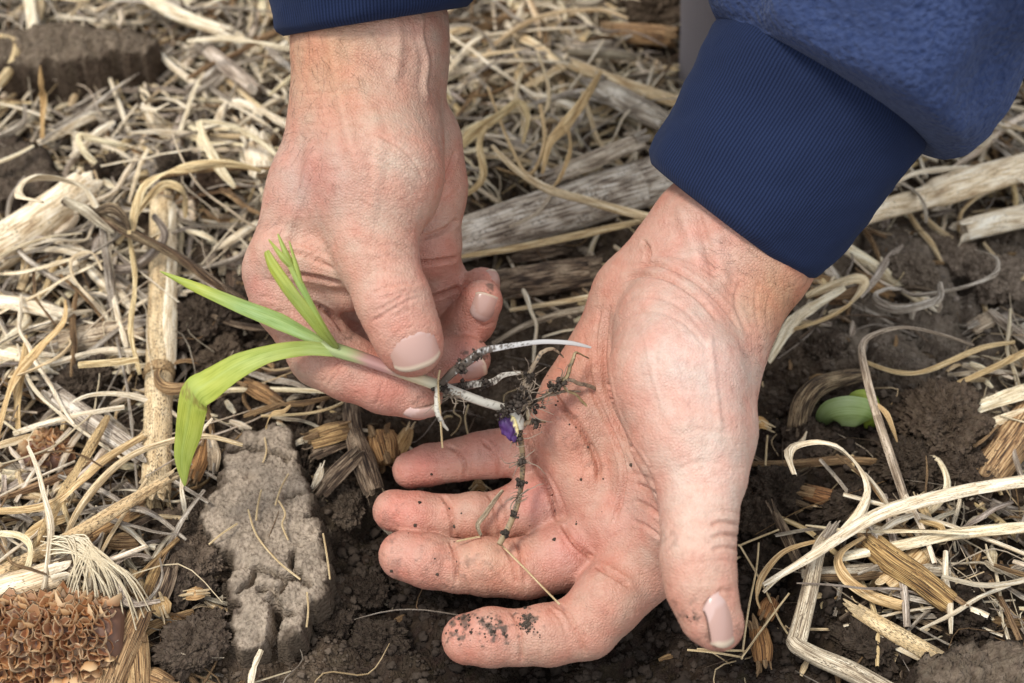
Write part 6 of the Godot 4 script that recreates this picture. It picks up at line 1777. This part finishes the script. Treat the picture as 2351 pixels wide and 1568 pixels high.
const LANDMARKS := [[620, 1240, "the cracked grey clod"], [90, 1470, "the old corn cob"], [105, 1040, "the cob fragment"], [1945, 950, "the green sprout"], [366, 560, "the tall stalk's top"], [364, 900, "the tall stalk's joint"], [1300, 480, "the wide grey stalk"], [1260, 640, "the dark rotting stalk"], [195, 890, "the round clod"], [2165, 1000, "the big crumbly clod"], [160, 140, "the block of soil"], [50, 400, "the left edge clod"], [480, 440, "the reddish clod"], [455, 760, "the dark rooted clod"], [2160, 440, "the jointed stalk"], [2300, 510, "the bright stalk end"], [90, 520, "the broad bleached stalk"], [1440, 235, "the whitened stalk"], [1360, 370, "the split stalk piece"], [2060, 1300, "the knotty stalk piece"], [2040, 1170, "the long bright straw"], [1850, 1370, "the kinked stalk"], [2050, 1455, "the peeled stalk"], [600, 370, "the square bleached chip"], [540, 160, "the grey speckled stalk"], [400, 30, "the long pale top stalk"], [690, 60, "the left cuff"], [1020, 90, "the left forearm"], [1050, 330, "the left palm's edge"], [1580, 100, "the trouser leg"], [1500, 330, "the right cuff"], [1960, 480, "the sleeve's underside"], [2250, 330, "the sleeve's lower bulge"], [1800, 760, "the right wrist"], [2250, 690, "the crusted soil"], [250, 1330, "the fibre broom"], [240, 1200, "the slanting speckled stalk"], [480, 950, "the seedling's drooping leaf"], [600, 700, "the knuckles"], [880, 1040, "the ragged pith chunk"], [1760, 1400, "the thumb tip"], [2330, 920, "the wide bleached leaf"], [1300, 250, "the looped ribbon leaf"], [200, 330, "the hooked pale leaf"], [420, 390, "the arching folded leaf"], [80, 850, "the bowed tan leaf"]]

func beside(v: Vector2) -> Array:          # [words that say where it lies, distance]
	var best := 1e9
	var out := ""
	for l in LANDMARKS:
		var d := v - Vector2(l[0], l[1])
		if d.length() < best:
			best = d.length()
			var w := "left of"
			if absf(d.x) >= absf(d.y): w = "left of" if d.x < 0.0 else "right of"
			else: w = "above" if d.y < 0.0 else "below"
			out = "%s %s" % [w, l[2]]
	return [out, best]

func litter() -> void:
	var kinds := []          # [mesh, name, group, length]
	for k in 30:             # leaf strips: some limp, some curling, some kinked
		var l := rng.randf_range(0.026, 0.080)
		var pts := []
		var ws := []
		var fs := []
		var p := Vector3(-l * 0.5, 0, 0)
		var yaw := 0.0
		var pit_ := rng.randf_range(-0.1, 0.45)
		var n := 8
		var w := rng.randf_range(0.0003, 0.0010) * (1.0 if k % 6 else 1.9)
		var bend := rng.randfn(0.0, 0.10) if k % 3 else rng.randfn(0.0, 0.42)
		var face := Vector3(rng.randf_range(-0.5, 0.5), 1.0, rng.randf_range(-0.6, 0.6))
		for i in n:
			pts.append(p)
			ws.append(w * (0.3 + pow(sin(PI * (i + 0.5) / n), 0.6)) * rng.randf_range(0.8, 1.2))
			face += Vector3(rng.randf_range(-0.6, 0.6), 0.0, rng.randf_range(-0.7, 0.7))
			fs.append(face.normalized())
			yaw += bend + rng.randfn(0.0, 0.16)
			if rng.randf() < 0.09: yaw += rng.randf_range(-1.3, 1.3)
			pit_ = pit_ - rng.randf_range(-0.05, 0.2)
			p += Vector3(cos(yaw) * cos(pit_), sin(pit_), sin(yaw) * cos(pit_)) * l / (n - 1)
		kinds.append([band(pts, ws, fs, 4, rng.randf_range(0.3, 1.2), 0.00025, 4, Color.WHITE, 0.4), "dry_leaf", "dry leaf strips", l])
	for k in 12:             # stems
		var l := rng.randf_range(0.025, 0.085)
		var r := rng.randf_range(0.0003, 0.0009)
		var b := rng.randf_range(-0.004, 0.004)
		kinds.append([tube([Vector3(-l / 2, 0, 0), Vector3(-l / 6, 0.001, b), Vector3(l / 6, 0.001, b * 0.8), Vector3(l / 2, 0, 0)], [r, r * 1.1, r, r * 0.8], 7, 3, 0.10, Color.WHITE, 0.75, true), "straw", "loose straws", l])
	for k in 16:             # shreds of stalk
		var l := rng.randf_range(0.010, 0.038)
		var w := rng.randf_range(0.0005, 0.0022)
		kinds.append([band([Vector3(-l / 2, 0, 0), Vector3(-l / 6, 0.0006, 0.0005), Vector3(l / 6, 0.0009, -0.0005), Vector3(l / 2, 0, 0)], [w * 0.75, w, w * 1.05, w * 0.45], [Vector3(0.1, 1, 0.2).normalized(), Vector3(-0.2, 1, -0.2).normalized()], 4, rng.randf_range(0.2, 0.9), 0.0006, 5, Color.WHITE, 0.55), "stalk_shred", "shreds of corn stalk", l])
	for k in 12:             # fibres
		var l := rng.randf_range(0.012, 0.05)
		kinds.append([tube([Vector3(-l / 2, 0, 0), Vector3(-l / 6, rng.randf_range(0, 0.004), rng.randf_range(-0.007, 0.007)), Vector3(l / 6, rng.randf_range(0, 0.004), rng.randf_range(-0.007, 0.007)), Vector3(l / 2, 0, 0)], [0.00016, 0.00022, 0.0002, 0.0001], 4, 4), "fibre", "", l])
	for k in 10:             # chaff
		var l := rng.randf_range(0.002, 0.009)
		kinds.append([band([Vector3(-l / 2, 0, 0), Vector3(0, 0.0006, 0.0002), Vector3(l / 2, 0, 0)], [l * 0.1, l * 0.17, l * 0.08], [Vector3.UP, Vector3(0.3, 1, 0.2).normalized()], 2, 0.4, 0.0004, 3, Color.WHITE, 0.6), "chaff", "", l])
	var loose := {}
	var count := {"dry_leaf": 0, "straw": 0, "stalk_shred": 0}
	var most := {"dry_leaf": 230, "straw": 130, "stalk_shred": 170}
	var entries := {}
	var words := {"dry_leaf": "dry leaf strip", "straw": "thin straw", "stalk_shred": "shred of stalk"}
	for it in 60000:
		var near := it % 6 != 0
		var x := rng.randf_range(-0.27, 0.27) if near else rng.randf_range(-0.75, 0.75)
		var z := rng.randf_range(-0.36, 0.15) if near else rng.randf_range(-0.95, 0.3)
		var cover := straw_cover(x, z)
		var v := to_view(Vector3(x, 0, z))
		var ki := rng.randi() % 100
		var kind: Array
		if ki < 17: kind = kinds[rng.randi() % 30]
		elif ki < 24: kind = kinds[30 + rng.randi() % 12]
		elif ki < 38: kind = kinds[42 + rng.randi() % 16]
		elif ki < 60: kind = kinds[58 + rng.randi() % 12]
		else: kind = kinds[70 + rng.randi() % 10]
		var small: bool = kind[1] == "fibre" or kind[1] == "chaff"
		if rng.randf() > cover * (0.62 if not small else 0.5) + (0.02 if small else 0.0): continue
		if not small and cover < 0.2 and rng.randf() < 0.55: continue
		if not small and in_the_clear(v) and rng.randf() < 0.93: continue
		if small and in_the_clear(v) and rng.randf() < 0.5: continue
		if small and (v.x < -200 or v.x > 2550 or v.y < -200 or v.y > 1700): continue
		var pile := 0.013 * pow(rng.randf(), 1.4) * smoothstep(0.35, 1.0, cover)
		var y := soil_height(x, z) + 0.0008 + (pile if not small else pile * 0.5)
		var b := Basis(Vector3.UP, rng.randf() * TAU) * Basis(Vector3.RIGHT, rng.randf_range(-0.6, 0.6)) * Basis(Vector3.BACK, rng.randf_range(-0.22, 0.22))
		var s := rng.randf_range(0.75, 1.3)
		var tf := Transform3D(b.scaled(Vector3.ONE * s), Vector3(x, y, z))
		var mk: String = ["pale", "gold", "pale", "grey", "pale", "grey", "brown", "grey", "pale"][rng.randi() % 9]
		if cover < 0.2 or pile < 0.002 and rng.randf() < 0.45: mk = ["brown", "grey", "dark", "gold"][rng.randi() % 4]
		var tone_ := rng.randf_range(0.68, 1.12)
		var tint := Color(tone_, tone_ * rng.randf_range(0.95, 1.0), tone_ * rng.randf_range(0.86, 1.0))
		var inside := v.x > 0.0 and v.x < 2351.0 and v.y > 0.0 and v.y < 1568.0
		if not small and inside and count[kind[1]] < most[kind[1]] and kind[3] * s > (0.034 if kind[1] != "stalk_shred" else 0.018) and (pile > 0.003 or cover < 0.35):
			count[kind[1]] += 1
			var bs := beside(v)
			var look := "%s %s %s" % [{"pale": "pale", "gold": "golden", "grey": "grey", "brown": "brown", "dark": "dark"}[mk], words[kind[1]], bs[0]]
			if not entries.has(look): entries[look] = []
			entries[look].append([bs[1], kind, mk, tf])
		else:
			var key := "%d %s" % [kinds.find(kind), mk]
			if not loose.has(key): loose[key] = [kind, mk, []]
			loose[key][2].append([tf, tint])
	for look in entries:
		var es: Array = entries[look]
		es.sort_custom(func(p, q): return p[0] < q[0])
		for i in es.size():
			var kind: Array = es[i][1]
			var label: String = look if es.size() == 1 else "%s, %s" % [look, ["nearest to it", "second nearest", "third nearest", "fourth nearest", "fifth nearest", "sixth nearest", "farther out"][mini(i, 6)]]
			var o := solo(kind[1], kind[0], M[es[i][2]], Vector3.ZERO, label, {"dry_leaf": "leaf", "straw": "straw", "stalk_shred": "stalk shred"}[kind[1]], kind[2])
			o.transform = es[i][3]
	print("individuals ", count, " loose kinds ", loose.size())
	var all := heap("straw_litter", "dry straw litter covering the field")
	for key in loose:
		var e: Array = loose[key]
		scatter("strands", e[0][0], M[e[1]], e[2], all)
func stage_() -> void:
	VIEW = Basis(Vector3.RIGHT, deg_to_rad(-PITCH))
	rng.seed = 20240611
	n_low.seed = 3; n_low.frequency = 0.016; n_low.fractal_octaves = 2
	n_mid.seed = 5; n_mid.frequency = 0.02; n_mid.fractal_octaves = 3
	n_fine.seed = 9; n_fine.frequency = 0.02; n_fine.fractal_octaves = 4
	var cm := Camera3D.new()
	cm.name = "camera"
	cm.transform = Transform3D(VIEW, EYE)
	cm.near = 0.02
	cm.far = 400.0
	var lens := CameraAttributesPhysical.new()
	lens.frustum_focal_length = 53.6
	lens.frustum_focus_distance = 0.478
	lens.exposure_aperture = 10.0
	cm.attributes = lens
	add_child(cm)
	cm.fov = rad_to_deg(2.0 * atan(784.0 / FOCAL))
	cm.current = true
	var env := Environment.new()
	env.background_mode = Environment.BG_SKY
	var sky := Sky.new()
	var sm := ProceduralSkyMaterial.new()
	sm.sky_top_color = Color(0.92, 0.945, 0.985)
	sm.sky_horizon_color = Color(0.82, 0.83, 0.85)
	sm.ground_bottom_color = Color(0.30, 0.26, 0.21)
	sm.ground_horizon_color = Color(0.5, 0.47, 0.43)
	sm.sun_angle_max = 1.0
	sky.sky_material = sm
	env.sky = sky
	env.background_energy_multiplier = 0.85
	env.tonemap_mode = Environment.TONE_MAPPER_LINEAR
	env.tonemap_exposure = 1.85
	env.sdfgi_enabled = true
	env.ssao_enabled = true
	env.ssil_enabled = true
	var we := WorldEnvironment.new()
	we.name = "environment"
	we.environment = env
	add_child(we)
	var sun := DirectionalLight3D.new()
	sun.name = "sun"
	sun.light_energy = 0.5
	sun.light_angular_distance = 14.0
	sun.light_color = Color(1.0, 0.985, 0.96)
	sun.shadow_enabled = true
	add_child(sun)
	sun.look_at_from_position(Vector3(-0.40, 1.0, 0.10), Vector3.ZERO)

func _ready() -> void:
	stage_()
	var t := Time.get_ticks_msec()
	materials()
	print("materials ", Time.get_ticks_msec() - t); t = Time.get_ticks_msec()
	field()
	print("field ", Time.get_ticks_msec() - t); t = Time.get_ticks_msec()
	clods()
	print("clods ", Time.get_ticks_msec() - t); t = Time.get_ticks_msec()
	person()
	print("person ", Time.get_ticks_msec() - t); t = Time.get_ticks_msec()
	seedling()
	sprout()
	stalks()
	fine_stems()
	chips()
	cobs()
	print("things ", Time.get_ticks_msec() - t); t = Time.get_ticks_msec()
	litter()
	print("litter ", Time.get_ticks_msec() - t); t = Time.get_ticks_msec()
	crumbs()
	print("crumbs ", Time.get_ticks_msec() - t)
